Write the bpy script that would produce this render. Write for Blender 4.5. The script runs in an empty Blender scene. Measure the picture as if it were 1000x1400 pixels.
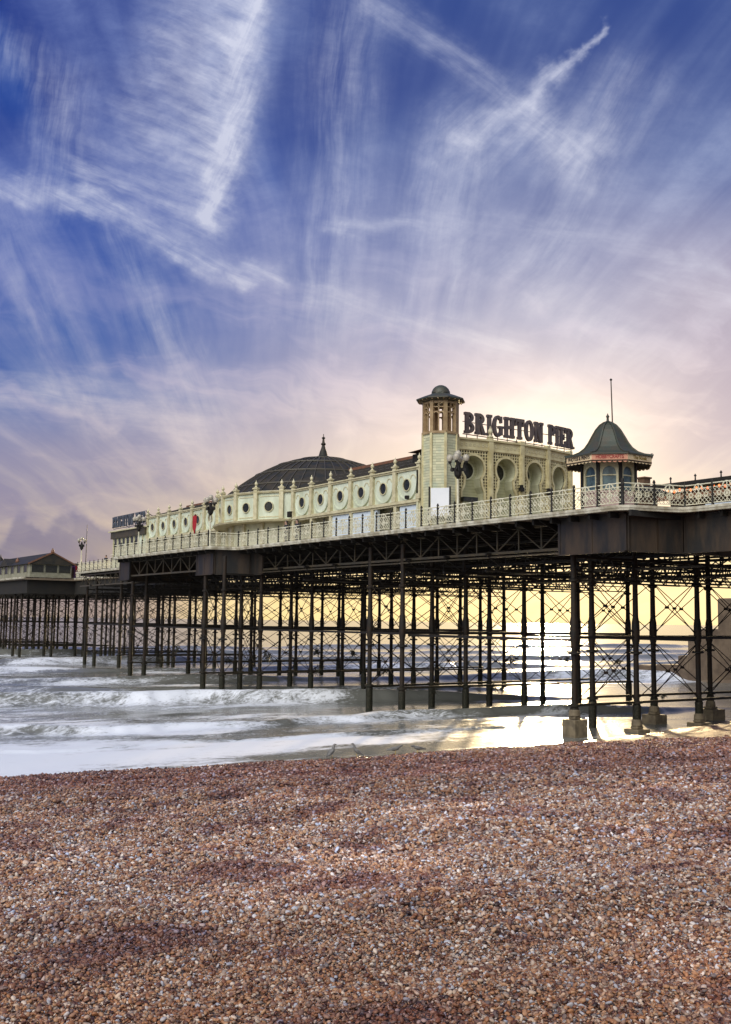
import bpy, bmesh, math, random
import numpy as np
from math import sin, cos, pi, radians, sqrt, atan2, floor
from mathutils import Vector, Matrix, Euler

SC = bpy.context.scene
COL = SC.collection
random.seed(7)
RNG = np.random.default_rng(11)

# ------------------------------------------------------------------ camera
F_PX, HEAD, PITCH, ROLL, EYE = 1450.0, radians(34), radians(5.87), radians(0.7), 6.1
_F = Vector((sin(HEAD)*cos(PITCH), cos(HEAD)*cos(PITCH), sin(PITCH)))
_R = Vector((cos(HEAD), -sin(HEAD), 0))
_U = _R.cross(_F)
CR = _R*cos(ROLL) + _U*sin(ROLL)
CU = -_R*sin(ROLL) + _U*cos(ROLL)
cam_data = bpy.data.cameras.new('camera')
cam = bpy.data.objects.new('camera', cam_data)
COL.objects.link(cam)
cam.matrix_world = Matrix(((CR.x, CU.x, -_F.x, 0), (CR.y, CU.y, -_F.y, 0), (CR.z, CU.z, -_F.z, EYE), (0, 0, 0, 1)))
cam_data.sensor_fit = 'HORIZONTAL'
cam_data.sensor_width = 36
cam_data.lens = 36*F_PX/1000
cam_data.clip_start = 0.1
cam_data.clip_end = 60000
SC.camera = cam


def sky_dir(px, py):
    """World direction through a photograph pixel: only used to give the clouds their bearings."""
    d = _F + CR*((px-500)/F_PX) + CU*((700-py)/F_PX)
    return d.normalized()


# ------------------------------------------------------------------ light
SC.view_settings.view_transform = 'Standard'
SC.view_settings.look = 'None'
SC.view_settings.exposure = 0.0
SC.view_settings.gamma = 1.0
SUN_AZ, SUN_EL = radians(43.8), radians(7.6)
SUN = Vector((sin(SUN_AZ)*cos(SUN_EL), cos(SUN_AZ)*cos(SUN_EL), sin(SUN_EL)))
sl = bpy.data.lights.new('sun', 'SUN')
sl.energy = 5.0
sl.angle = radians(1.6)
sl.color = (1.0, 0.74, 0.40)
so = bpy.data.objects.new('sun', sl)
COL.objects.link(so)
so.rotation_euler = (-SUN).to_track_quat('-Z', 'Y').to_euler()


# ------------------------------------------------------------------ node expressions
class E:
    """A node socket (or number) with arithmetic."""
    def __init__(s, nt, sk): s.nt, s.sk = nt, sk
    def m(s, op, *a, clamp=False):
        n = s.nt.nodes.new('ShaderNodeMath'); n.operation = op; n.use_clamp = clamp
        for i, v in enumerate((s,)+a): put(s.nt, n.inputs[i], v)
        return E(s.nt, n.outputs[0])
    def __add__(s, o): return s.m('ADD', o)
    def __radd__(s, o): return s.m('ADD', o)
    def __sub__(s, o): return s.m('SUBTRACT', o)
    def __rsub__(s, o): return num(s.nt, o).m('SUBTRACT', s)
    def __mul__(s, o): return s.m('MULTIPLY', o)
    def __rmul__(s, o): return s.m('MULTIPLY', o)
    def __truediv__(s, o): return s.m('DIVIDE', o)
    def pow(s, o): return s.m('POWER', o)
    def clamp(s): return s.m('ADD', 0.0, clamp=True)
    def max(s, o): return s.m('MAXIMUM', o)
    def min(s, o): return s.m('MINIMUM', o)


def num(nt, v):
    n = nt.nodes.new('ShaderNodeValue'); n.outputs[0].default_value = v
    return E(nt, n.outputs[0])


def put(nt, inp, v):
    if isinstance(v, E): nt.links.new(v.sk, inp)
    elif isinstance(v, (tuple, list)):
        inp.default_value = tuple(v) if len(v) == len(inp.default_value) else tuple(v)+(1.0,)
    else: inp.default_value = v


def node(nt, kind, out=0, ins=None, **props):
    n = nt.nodes.new(kind)
    for k, v in props.items(): setattr(n, k, v)
    for k, v in (ins or {}).items(): put(nt, n.inputs[k], v)
    return E(nt, n.outputs[out])


def vec(nt, x, y, z=0.0): return node(nt, 'ShaderNodeCombineXYZ', 0, {0: x, 1: y, 2: z})
def sep(nt, v):
    n = nt.nodes.new('ShaderNodeSeparateXYZ'); put(nt, n.inputs[0], v)
    return [E(nt, o) for o in n.outputs]
def vm(nt, op, a, b=None, out=0, scale=None):
    n = nt.nodes.new('ShaderNodeVectorMath'); n.operation = op
    put(nt, n.inputs[0], a)
    if b is not None: put(nt, n.inputs[1], b)
    if scale is not None: put(nt, n.inputs['Scale'], scale)
    return E(nt, n.outputs[out])
def noise(nt, v, scale=1.0, detail=3.0, rough=0.5, dist=0.0, out=0):
    return node(nt, 'ShaderNodeTexNoise', out, {'Vector': v, 'Scale': scale, 'Detail': detail, 'Roughness': rough, 'Distortion': dist})
def step(nt, x, a, b):
    n = nt.nodes.new('ShaderNodeMapRange'); n.interpolation_type = 'SMOOTHSTEP'
    put(nt, n.inputs[0], x); put(nt, n.inputs[1], a); put(nt, n.inputs[2], b)
    n.inputs[3].default_value = 0; n.inputs[4].default_value = 1
    return E(nt, n.outputs[0])
def ramp(nt, x, stops, interp='LINEAR'):
    n = nt.nodes.new('ShaderNodeValToRGB'); put(nt, n.inputs[0], x)
    cr = n.color_ramp; cr.interpolation = interp
    while len(cr.elements) < len(stops): cr.elements.new(0.5)
    for e, (p, c) in zip(cr.elements, stops): e.position = p
    for e, (p, c) in zip(cr.elements, stops): e.color = (*c, 1) if not isinstance(c, (int, float)) else (c, c, c, 1)
    return E(nt, n.outputs[0])
def mix(nt, f, a, b, kind='MIX', clamp=False):
    n = nt.nodes.new('ShaderNodeMix'); n.data_type = 'RGBA'; n.blend_type = kind; n.clamp_result = clamp
    put(nt, n.inputs[0], f); put(nt, n.inputs[6], a); put(nt, n.inputs[7], b)
    return E(nt, n.outputs[2])


# ------------------------------------------------------------------ sky
def build_sky():
    w = bpy.data.worlds.new('World'); SC.world = w; w.use_nodes = True
    nt = w.node_tree; nt.nodes.clear()
    out = nt.nodes.new('ShaderNodeOutputWorld')
    d = node(nt, 'ShaderNodeTexCoord', 0)
    x, y, z = sep(nt, d)
    f0 = x*sin(HEAD) + y*cos(HEAD)                  # towards the pier
    r0 = x*cos(HEAD) - y*sin(HEAD)
    ff = f0.max(0.15)
    A, B = r0/ff, z/ff                              # tangent of bearing and of height
    Bc = B.max(0.0)
    wn = noise(nt, vec(nt, A*2.2, B*4.0), 2.0, 3.0, 0.55)
    Bw = (Bc + (wn-0.5)*0.06).max(0.0)*1.72
    left = ramp(nt, Bw, [(0, (.56, .44, .34)), (.08, (.42, .36, .37)), (.17, (.36, .32, .43)), (.26, (.34, .33, .48)), (.36, (.16, .24, .50)), (.50, (.038, .135, .45)),
                         (.68, (.022, .095, .42)), (.90, (.010, .050, .30))])
    right = ramp(nt, Bw, [(0, (.98, .80, .42)), (.10, (.92, .74, .44)), (.20, (.90, .75, .55)), (.30, (.80, .66, .60)), (.40, (.55, .49, .58)), (.50, (.31, .34, .53)),
                          (.60, (.14, .20, .44)), (.80, (.062, .13, .38)), (.95, (.042, .10, .34))])
    base = mix(nt, step(nt, A + (wn-0.5)*0.25 + (0.13 - Bc).max(0.0)*1.7, -0.30, 0.16), left, right)
    mauve = step(nt, A, 0.17, 0.36)*step(nt, Bc, 0.07, 0.16)*step(nt, Bc, 0.46, 0.30)
    base = mix(nt, mauve*0.80, base, (.44, .385, .50))
    # blue depths between the streaks
    h2 = HEAD - radians(1.5)
    zz = z.max(0.0) + 0.06
    u = (x*cos(h2) - y*sin(h2))/zz
    v = (x*sin(h2) + y*cos(h2))/zz
    wob = noise(nt, vec(nt, u*0.9, v*0.5, 5.0), 1.3, 2.0, 0.5) - 0.5
    shaft = noise(nt, vec(nt, u*3.0 + wob*0.8, v*0.16, 3.0), 1.7, 2.0, 0.45)
    blue = step(nt, shaft + (noise(nt, vec(nt, A, B, 3.0), 5.0, 2.0, 0.5)-0.5)*0.5, 0.47, 0.70)*step(nt, Bc, 0.15, 0.30)*step(nt, A, 0.16, -0.10)
    base = mix(nt, blue*0.72, base, (.014, .10, .42))
    # cirrus combed into streaks that run towards one bearing and so fan out of it
    s1 = noise(nt, vec(nt, u*3.0 + wob*0.95, v*0.19), 1.7, 4.0, 0.52)
    s2 = noise(nt, vec(nt, u*8.0 + wob*2.4, v*0.5, 9.0), 1.6, 4.0, 0.60)
    patch = noise(nt, vec(nt, A*2.6, B*3.4, 1.7), 1.5, 3.0, 0.55)
    cir = step(nt, s1*0.64 + s2*0.19 + patch*0.45, 0.51, 0.85)
    wv0 = noise(nt, vec(nt, A*9.0, B*9.0, 2.0), 1.0, 3.0, 0.55, out=1)
    wx, wy, _w = sep(nt, wv0)
    rip = noise(nt, vec(nt, A*9.0 + B*26.0 + wx*2.5, B*38.0 - A*14.0 + wy*2.5, 2.0), 1.0, 5.0, 0.62)
    fine = noise(nt, vec(nt, A*46.0 + wx*3.0, B*62.0 + wy*3.0, 3.0), 1.0, 5.0, 0.68)
    cir = (cir*(0.45 + rip*0.60)*(0.62 + fine*0.90)).clamp()
    # flat, mottled sheets lower down, tilting a little
    sheet = noise(nt, vec(nt, A*3.6 + wx*1.2, B*17.0 + A*3.4 + wy*1.4, 7.0), 1.35, 5.0, 0.58)
    low = step(nt, sheet, 0.42, 0.70)*step(nt, Bc, 0.42, 0.22)
    cc = ramp(nt, Bw, [(0, (1.0, .86, .52)), (.14, (.97, .80, .52)), (.30, (.90, .78, .72)), (.46, (.68, .64, .74)), (.75, (.50, .56, .76)), (.95, (.46, .54, .76))])
    ccl = mix(nt, 1.0, cc, ramp(nt, A+0.5, [(0.1, (.62, .66, .86)), (0.55, (1, 1, 1))]), 'MULTIPLY')
    sky = mix(nt, cir*0.68, base, ccl)
    sky = mix(nt, low*0.48, sky, mix(nt, .5, ccl, mix(nt, 1.0, ccl, (1.25, 1.15, 1.12), 'MULTIPLY')))
    # named wisps
    n1 = noise(nt, vec(nt, A*7.0, B*7.0, 0.0), 1.0, 3.0, 0.55, out=1)
    n2 = noise(nt, vec(nt, A*26.0, B*26.0, 4.0), 1.0, 4.0, 0.6, out=1)
    p0 = vec(nt, A, B)
    wv = vm(nt, 'SCALE', vm(nt, 'SUBTRACT', n1, (.5, .5, .5)), scale=0.050)
    wv2 = vm(nt, 'SCALE', vm(nt, 'SUBTRACT', n2, (.5, .5, .5)), scale=0.040)
    p = vm(nt, 'MULTIPLY', vm(nt, 'ADD', p0, vm(nt, 'ADD', wv, wv2)), (1, 1, 0))
    pw = vm(nt, 'ADD', p0, vm(nt, 'SCALE', wv, scale=0.45))
    px_, py_, _z = sep(nt, pw)
    lump = noise(nt, vec(nt, A*9.0, B*9.0, 11.0), 1.0, 3.0, 0.6)

    def ab(px, py):
        q = sky_dir(px, py)
        g = q.x*sin(HEAD)+q.y*cos(HEAD)
        return ((q.x*cos(HEAD)-q.y*sin(HEAD))/g, q.z/g, 0.0)

    def seg(pa, pb):
        a, b = Vector(ab(*pa)), Vector(ab(*pb)); ba = b-a
        pv = vm(nt, 'SUBTRACT', p, tuple(a))
        hh = (vm(nt, 'DOT_PRODUCT', pv, tuple(ba/ba.length_squared), out=1)).clamp()
        return vm(nt, 'LENGTH', vm(nt, 'SUBTRACT', pv, vm(nt, 'SCALE', tuple(ba), scale=hh)), out=1)

    fibres = {}

    def fibre(deg, F, f):
        if (deg, F, f) not in fibres:
            c_, s_ = cos(radians(deg)), sin(radians(deg))
            along, across = px_*c_ + py_*s_, py_*c_ - px_*s_
            fibres[(deg, F, f)] = step(nt, noise(nt, vec(nt, across*F, along*f, 6.0), 1.0, 5.0, 0.62), 0.30, 0.72)
        return fibres[(deg, F, f)]

    def wisp(pts, widths, deg, gain, F=46.0, f=5.0, keep=0.35):
        if not isinstance(widths, (list, tuple)): widths = [widths]*(len(pts)-1)
        dd = None
        for a, b, w in zip(pts, pts[1:], widths):
            q = seg(a, b)*(F_PX/w); dd = q if dd is None else dd.min(q)
        fall = step(nt, dd, 1.0, 0.0)
        fall = fall*(0.45 + fall*0.55)
        return fall*(keep + (1.0-keep)*1.3*fibre(deg, F, f))*(0.30 + 1.4*lump)*(0.40 + fine*1.20)*gain

    W = [
        wisp([(350, -30), (338, 60), (326, 130), (312, 200), (298, 255), (286, 302)], [46, 44, 40, 32, 24], 68, 0.95, F=60, keep=.35),
        wisp([(325, -10), (305, 100), (282, 220), (278, 300)], [110, 100, 76], -26, 0.72, F=36, keep=.24),
        wisp([(262, -20), (230, 100), (200, 150), (215, 240)], 100, -22, 0.42, F=32, keep=.15),
        wisp([(-20, 250), (110, 262), (210, 318), (300, 358), (378, 388)], [34, 40, 40, 26], -28, 0.80, F=60, keep=.30),
        wisp([(110, 215), (230, 270), (285, 300)], 64, -24, 0.55, keep=.08),
        wisp([(-30, 60), (40, 90), (90, 130), (60, 260)], 84, 84, 0.36, keep=.10),
        wisp([(832, 28), (800, 62), (765, 95), (695, 160), (632, 200)], [14, 20, 30, 34], 45, 0.66, F=60, keep=.5),
        wisp([(500, 10), (615, 85), (700, 140), (810, 215)], [56, 40, 50], -35, 0.36, keep=.15),
        wisp([(640, 190), (705, 165), (790, 205)], 110, 45, 0.46, keep=.2),
        wisp([(455, 316), (640, 290), (830, 318), (980, 380)], 30, -8, 0.30, keep=.1),
        wisp([(430, 408), (560, 440), (700, 470)], 40, -16, 0.42, keep=.2),
        wisp([(860, 370), (960, 410), (1050, 420)], 50, -14, 0.40, keep=.2),
        wisp([(470, 20), (455, 250), (440, 430)], 110, 86, 0.30, keep=.05),
        wisp([(620, 220), (590, 420)], 120, 80, 0.34, keep=.15),
        wisp([(860, 120), (760, 330)], 110, 62, 0.32, keep=.15),
        wisp([(10, 300), (130, 580)], 70, -66, 0.24, keep=.05),
        wisp([(170, 320), (270, 580)], 90, -70, 0.28, keep=.05),
        wisp([(-40, 540), (120, 545), (260, 600)], 80, -6, 0.36, keep=.2),
        wisp([(640, 330), (900, 480)], 110, 40, 0.26, keep=.2),
    ]
    tot = W[0]
    for q in W[1:]: tot = tot + q - (tot*q).clamp()*0.7
    front = step(nt, f0, 0.2, 0.45)
    tot = (tot*front).clamp()
    wc = ramp(nt, Bw, [(0, (1.0, .88, .62)), (.3, (.88, .78, .76)), (.6, (.70, .72, .84)), (.95, (.78, .80, .92))])
    sky = mix(nt, tot*0.86, sky, wc)
    # low bank of cumulus over the sea on one side
    def heap(freq, amp, base, seed, fine):
        q = step(nt, noise(nt, vec(nt, A*freq, B*freq*.6, seed), 1.0, 1.0, 0.4), .25, .8)*amp + base
        return q + (noise(nt, vec(nt, A*70.0, B*70.0, seed), 1.0, 3.0, 0.5)-0.5)*fine
    side = step(nt, A, -0.12, -0.24)*front
    for freq, amp, bs_, seed, colr in ((21.0, .036, .072, 8.0, (.15, .16, .34)), (26.0, .032, .044, 3.5, (.21, .20, .34))):
        cb = heap(freq, amp, bs_, seed, .014)
        inb = step(nt, cb - B, -.003, 0.009)*side
        rim = step(nt, cb - B, 0.010, 0.0)
        deep = mix(nt, step(nt, cb - B, .012, .060), colr, (.32, .28, .34))
        sky = mix(nt, inb*0.52, sky, mix(nt, rim*0.45, deep, (.50, .46, .56)))
    sky = mix(nt, 1.0, node(nt, 'ShaderNodeGamma', 0, {0: sky, 1: 1.22}), (1.06, 1.06, 1.06), 'MULTIPLY')
    # glow round the sun
    g = vm(nt, 'DOT_PRODUCT', d, tuple(SUN), out=1).max(0.0)
    q1, q2 = g.pow(50.0)*0.27, g.pow(380.0)*0.46
    gl = mix(nt, 1.0, (1.0, .90, .70), vec(nt, q1, q1, q1), 'MULTIPLY')
    gl2 = mix(nt, 1.0, (1.0, .86, .48), vec(nt, q2, q2, q2), 'MULTIPLY')
    sky = mix(nt, 1.0, sky, mix(nt, 1.0, gl, gl2, 'ADD'), 'ADD')
    # the half of the sky at the viewer's back: unseen, brightness added to light the facades
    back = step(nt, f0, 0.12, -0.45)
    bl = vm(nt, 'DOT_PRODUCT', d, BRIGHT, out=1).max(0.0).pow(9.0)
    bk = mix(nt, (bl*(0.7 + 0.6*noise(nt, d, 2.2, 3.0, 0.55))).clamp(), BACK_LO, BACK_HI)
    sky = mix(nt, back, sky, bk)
    sky = mix(nt, step(nt, z, -0.02, -0.06), sky, (.10, .10, .11))
    b1 = nt.nodes.new('ShaderNodeBackground'); nt.links.new(sky.sk, b1.inputs[0]); b1.inputs[1].default_value = 1.0
    ns = nt.nodes.new('ShaderNodeTexSky'); ns.sky_type = 'NISHITA'; ns.sun_disc = False
    ns.sun_elevation = SUN_EL; ns.sun_rotation = SUN_AZ; ns.dust_density = 1.5
    b2 = nt.nodes.new('ShaderNodeBackground'); nt.links.new(ns.outputs[0], b2.inputs[0]); b2.inputs[1].default_value = 0.05
    ad = nt.nodes.new('ShaderNodeMixShader'); ad.inputs[0].default_value = 0.90   # the clouds cover most of the clear sky
    nt.links.new(b2.outputs[0], ad.inputs[1]); nt.links.new(b1.outputs[0], ad.inputs[2])
    nt.links.new(ad.outputs[0], out.inputs[0])
    w.cycles.sampling_method = 'MANUAL'; w.cycles.sample_map_resolution = 512


BRIGHT = (sin(radians(250))*cos(radians(42)), cos(radians(250))*cos(radians(42)), sin(radians(42)))   # added bright patch behind the viewer, lights the fronts and shingle
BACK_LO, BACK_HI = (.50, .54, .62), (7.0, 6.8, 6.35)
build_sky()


# ------------------------------------------------------------------ materials
def material(name, color, rough=0.6, metal=0.0, color2=None, scale=2.0, amount=0.6, bump=0.0, bscale=20.0, spec=0.5, stretch=(1, 1, 1), contrast=(0.35, 0.65)):
    m = bpy.data.materials.new(name); m.use_nodes = True
    nt = m.node_tree; bs = nt.nodes['Principled BSDF']
    co = node(nt, 'ShaderNodeTexCoord', 3)
    if stretch != (1, 1, 1): co = vm(nt, 'MULTIPLY', co, stretch)
    if color2 is None: color2 = tuple(c*0.6 for c in color)
    n = noise(nt, co, scale, 5.0, 0.6)
    c = mix(nt, step(nt, n, contrast[0], contrast[1])*amount, color, color2)
    put(nt, bs.inputs['Base Color'], c)
    put(nt, bs.inputs['Roughness'], (n-0.5)*0.2 + rough)
    bs.inputs['Metallic'].default_value = metal
    bs.inputs['Specular IOR Level'].default_value = spec
    if bump:
        b = nt.nodes.new('ShaderNodeBump'); b.inputs['Strength'].default_value = bump; b.inputs['Distance'].default_value = 0.02
        put(nt, b.inputs['Height'], noise(nt, co, bscale, 4.0, 0.6)); nt.links.new(b.outputs[0], bs.inputs['Normal'])
    return m


def planked(name, color, color2, pitch=0.16, axis=2, rough=0.55):
    """Boards: fine dark joints along one axis."""
    m = material(name, color, rough, color2=color2, scale=1.3, amount=0.6)
    nt = m.node_tree; bs = nt.nodes['Principled BSDF']
    co = node(nt, 'ShaderNodeTexCoord', 3)
    s = sep(nt, co)[axis]
    fr = (s/pitch).m('FRACT')
    j = step(nt, fr, 0.12, 0.0) + step(nt, fr, 0.90, 1.0)
    old = bs.inputs['Base Color'].links[0].from_socket
    put(nt, bs.inputs['Base Color'], mix(nt, (j*0.55).clamp(), E(nt, old), tuple(c*0.35 for c in color2)))
    b = nt.nodes.new('ShaderNodeBump'); b.inputs['Strength'].default_value = 0.6; b.inputs['Distance'].default_value = 0.02
    put(nt, b.inputs['Height'], 1.0 - j); nt.links.new(b.outputs[0], bs.inputs['Normal'])
    return m


M = {}
M['cream'] = material('cream_paint', (.66, .66, .48), .5, color2=(.46, .46, .29), scale=1.2, amount=.7, bump=.15)
M['cream_warm'] = material('warm_cream_paint', (.62, .56, .33), .5, color2=(.40, .33, .16), scale=1.5, amount=.7, bump=.15)
M['pale_green'] = material('pale_green_paint', (.67, .72, .58), .5, color2=(.46, .50, .36), scale=.9, amount=.75, bump=.1, stretch=(1, 1, .35))
M['trim'] = material('ivory_trim_paint', (.62, .57, .38), .45, color2=(.40, .35, .19), scale=2.5, amount=.6)
M['tile'] = None
M['board'] = material('white_board', (.78, .80, .84), .45, color2=(.66, .69, .74), scale=1.0, amount=.5)
M['hoarding'] = material('blue_white_hoarding', (.66, .76, .86), .5, color2=(.56, .64, .72), scale=.8, amount=.5)
M['iron'] = material('black_iron', (.008, .007, .006), .6, 0.0, color2=(.018, .013, .008), scale=3.0, amount=.7, bump=.3, bscale=30, spec=.4)
M['iron_glare_rust'] = material('rust_glare_iron', (.011, .009, .007), .62, 0.0, color2=(.034, .019, .009), scale=2.2, amount=.7, bump=.4, bscale=25, spec=.3)  # rust, and brown standing in for sun glare around the columns
M['girder'] = material('olive_girder_paint', (.045, .040, .026), .5, color2=(.085, .062, .034), scale=1.6, amount=.7, bump=.2, spec=.4)
M['plate'] = material('grey_plate', (.018, .017, .016), .5, color2=(.070, .046, .028), scale=1.1, amount=.75, bump=.25, bscale=8, spec=.4, stretch=(1, 1, .25))
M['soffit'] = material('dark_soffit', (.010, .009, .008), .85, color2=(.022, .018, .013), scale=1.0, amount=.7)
M['fascia'] = material('weathered_white_fascia', (.60, .57, .46), .5, color2=(.24, .20, .12), scale=1.6, amount=.8, bump=.2)
M['deck'] = planked('deck_boards', (.20, .15, .10), (.12, .09, .06), .14, 0, .7)
M['lace'] = material('ivory_cast_iron', (.74, .72, .56), .45, color2=(.50, .44, .28), scale=4, amount=.6)
M['slate'] = material('dark_slate', (.024, .025, .023), .6, color2=(.058, .045, .030), scale=1.1, amount=.7, bump=.3, bscale=9, spec=.25)
M['ribbing'] = material('roof_rib_metal', (.080, .070, .050), .45, color2=(.07, .06, .05), scale=3, amount=.6)
M['rust_roof'] = material('rust_red_roof', (.20, .085, .040), .55, color2=(.10, .06, .04), scale=2, amount=.7, bump=.3)
M['glass'] = material('dark_glass', (.016, .018, .016), .22, color2=(.045, .042, .035), scale=3.5, amount=.6, spec=.35)
M['kglass'] = material('kiosk_glass', (.12, .18, .19), .15, color2=(.03, .045, .05), scale=2.5, amount=.8, spec=.5)
M['letter'] = material('sign_letter_paint', (.075, .062, .062), .55, color2=(.13, .10, .085), scale=2.0, amount=.7)
M['letter_blue'] = material('blue_sign_letter_paint', (.055, .065, .085), .5, color2=(.11, .12, .14), scale=2.0, amount=.6)
M['hole'] = material('brown_screen_backing', (.050, .026, .016), .8, color2=(.028, .017, .012), scale=2, amount=.7)
M['sunlit_tan'] = material('sunlit_tower_paint', (.36, .255, .13), .5, color2=(.22, .135, .06), scale=2.2, amount=.7)  # orange sunlight on the lantern put into its paint colour
M['copper'] = material('kiosk_roof_lead', (.045, .055, .040), .5, color2=(.062, .050, .032), scale=2.0, amount=.75, bump=.3)
M['signcream'] = material('cream_sign_board', (.66, .52, .32), .5, color2=(.46, .33, .18), scale=3, amount=.5)
M['signred'] = material('coral_sign_board', (.56, .26, .16), .5, color2=(.40, .16, .10), scale=3, amount=.5)
M['inkred'] = material('red_sign_ink', (.30, .02, .015), .5)
M['inkdark'] = material('dark_sign_ink', (.04, .028, .02), .5)
M['inkgold'] = material('gold_sign_ink', (.26, .17, .04), .5)
M['globe'] = material('opal_globe', (.46, .42, .34), .25, color2=(.28, .25, .19), scale=6, amount=.5)
M['red'] = material('red_banner_cloth', (.42, .016, .020), .7, color2=(.24, .01, .015), scale=5, amount=.6)
M['concrete'] = material('wet_concrete', (.21, .165, .10), .7, color2=(.09, .07, .045), scale=2.2, amount=.8, bump=.7, bscale=14)
M['groyne'] = material('brown_groyne_concrete', (.16, .115, .075), .75, color2=(.085, .058, .038), scale=.6, amount=.8, bump=.6, bscale=3)
M['weed'] = material('sea_weed', (.018, .020, .010), .6, color2=(.04, .03, .015), scale=8)
M['pink_panel'] = material('pink_grey_panel', (.50, .36, .33), .5, color2=(.38, .26, .22), scale=3)
M['skin'] = material('skin', (.46, .28, .20), .5)
M['coat'] = material('dark_coat', (.025, .026, .034), .8)
M['jeans'] = material('dark_trousers', (.03, .035, .055), .8)
M['hair'] = material('brown_hair', (.03, .02, .012), .6)
M['gull'] = material('gull_grey', (.22, .21, .20), .7, color2=(.09, .09, .09), scale=9, amount=.8)
M['beak'] = material('yellow_beak', (.50, .33, .06), .5)
M['shaded_cream'] = material('shaded_cream_paint', (.30, .29, .21), .6, color2=(.19, .18, .12), scale=1.5, amount=.7)  # cream darkened so the far pavilion looks in shade
M['brownbox'] = material('brown_timber', (.16, .09, .045), .6, color2=(.08, .05, .03), scale=3)


def tide_line(m, z0=2.1):
    """Weed and barnacle below the high-water mark on the iron legs."""
    nt = m.node_tree; bs = nt.nodes['Principled BSDF']
    g = node(nt, 'ShaderNodeNewGeometry', 0)
    z = sep(nt, g)[2]
    n = noise(nt, g, 3.0, 4.0, .6)
    w = step(nt, z + (n-0.5)*1.6, z0, z0-.7)
    old = E(nt, bs.inputs['Base Color'].links[0].from_socket)
    grow = mix(nt, step(nt, noise(nt, g, 14.0, 3.0, .6), .52, .62), (.011, .013, .006), (.055, .046, .030))
    put(nt, bs.inputs['Base Color'], mix(nt, w*.85, old, grow))


def tile_material():
    m = bpy.data.materials.new('cream_green_tiles'); m.use_nodes = True
    nt = m.node_tree; bs = nt.nodes['Principled BSDF']
    co = node(nt, 'ShaderNodeTexCoord', 3)
    x, y, z = sep(nt, co)
    fr = (z/0.20).m('FRACT')
    row = (z/0.20).m('FLOOR')
    j = step(nt, fr, 0.16, 0.02)
    v = node(nt, 'ShaderNodeTexWhiteNoise', 0, {'Vector': vec(nt, (x*2.2).m('FLOOR'), (y*2.2).m('FLOOR'), row)}, noise_dimensions='3D')
    c = mix(nt, v, (.44, .45, .30), (.62, .60, .40))
    c = mix(nt, step(nt, noise(nt, co, 1.1, 4.0, .6), .45, .7)*.55, c, (.34, .42, .34))
    c = mix(nt, j*.75, c, (.12, .10, .06))
    put(nt, bs.inputs['Base Color'], c); bs.inputs['Roughness'].default_value = .45
    b = nt.nodes.new('ShaderNodeBump'); b.inputs['Strength'].default_value = .7; b.inputs['Distance'].default_value = .02
    put(nt, b.inputs['Height'], 1.0-j); nt.links.new(b.outputs[0], bs.inputs['Normal'])
    return m


M['tile'] = tile_material()
tide_line(M['iron_glare_rust'])
M['siding'] = planked('shaded_siding', (.50, .50, .31), (.34, .33, .18), .22, 2)  # boards toned down, shade inside the arches put into the colour


def lamp_material(name, color, strength):
    m = bpy.data.materials.new(name); m.use_nodes = True
    bs = m.node_tree.nodes['Principled BSDF']
    bs.inputs['Base Color'].default_value = (*color, 1)
    bs.inputs['Emission Color'].default_value = (*color, 1)
    bs.inputs['Emission Strength'].default_value = strength
    return m


M['bulb'] = lamp_material('lit_orange_bulb', (1.0, .22, .05), 1.6)


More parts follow.
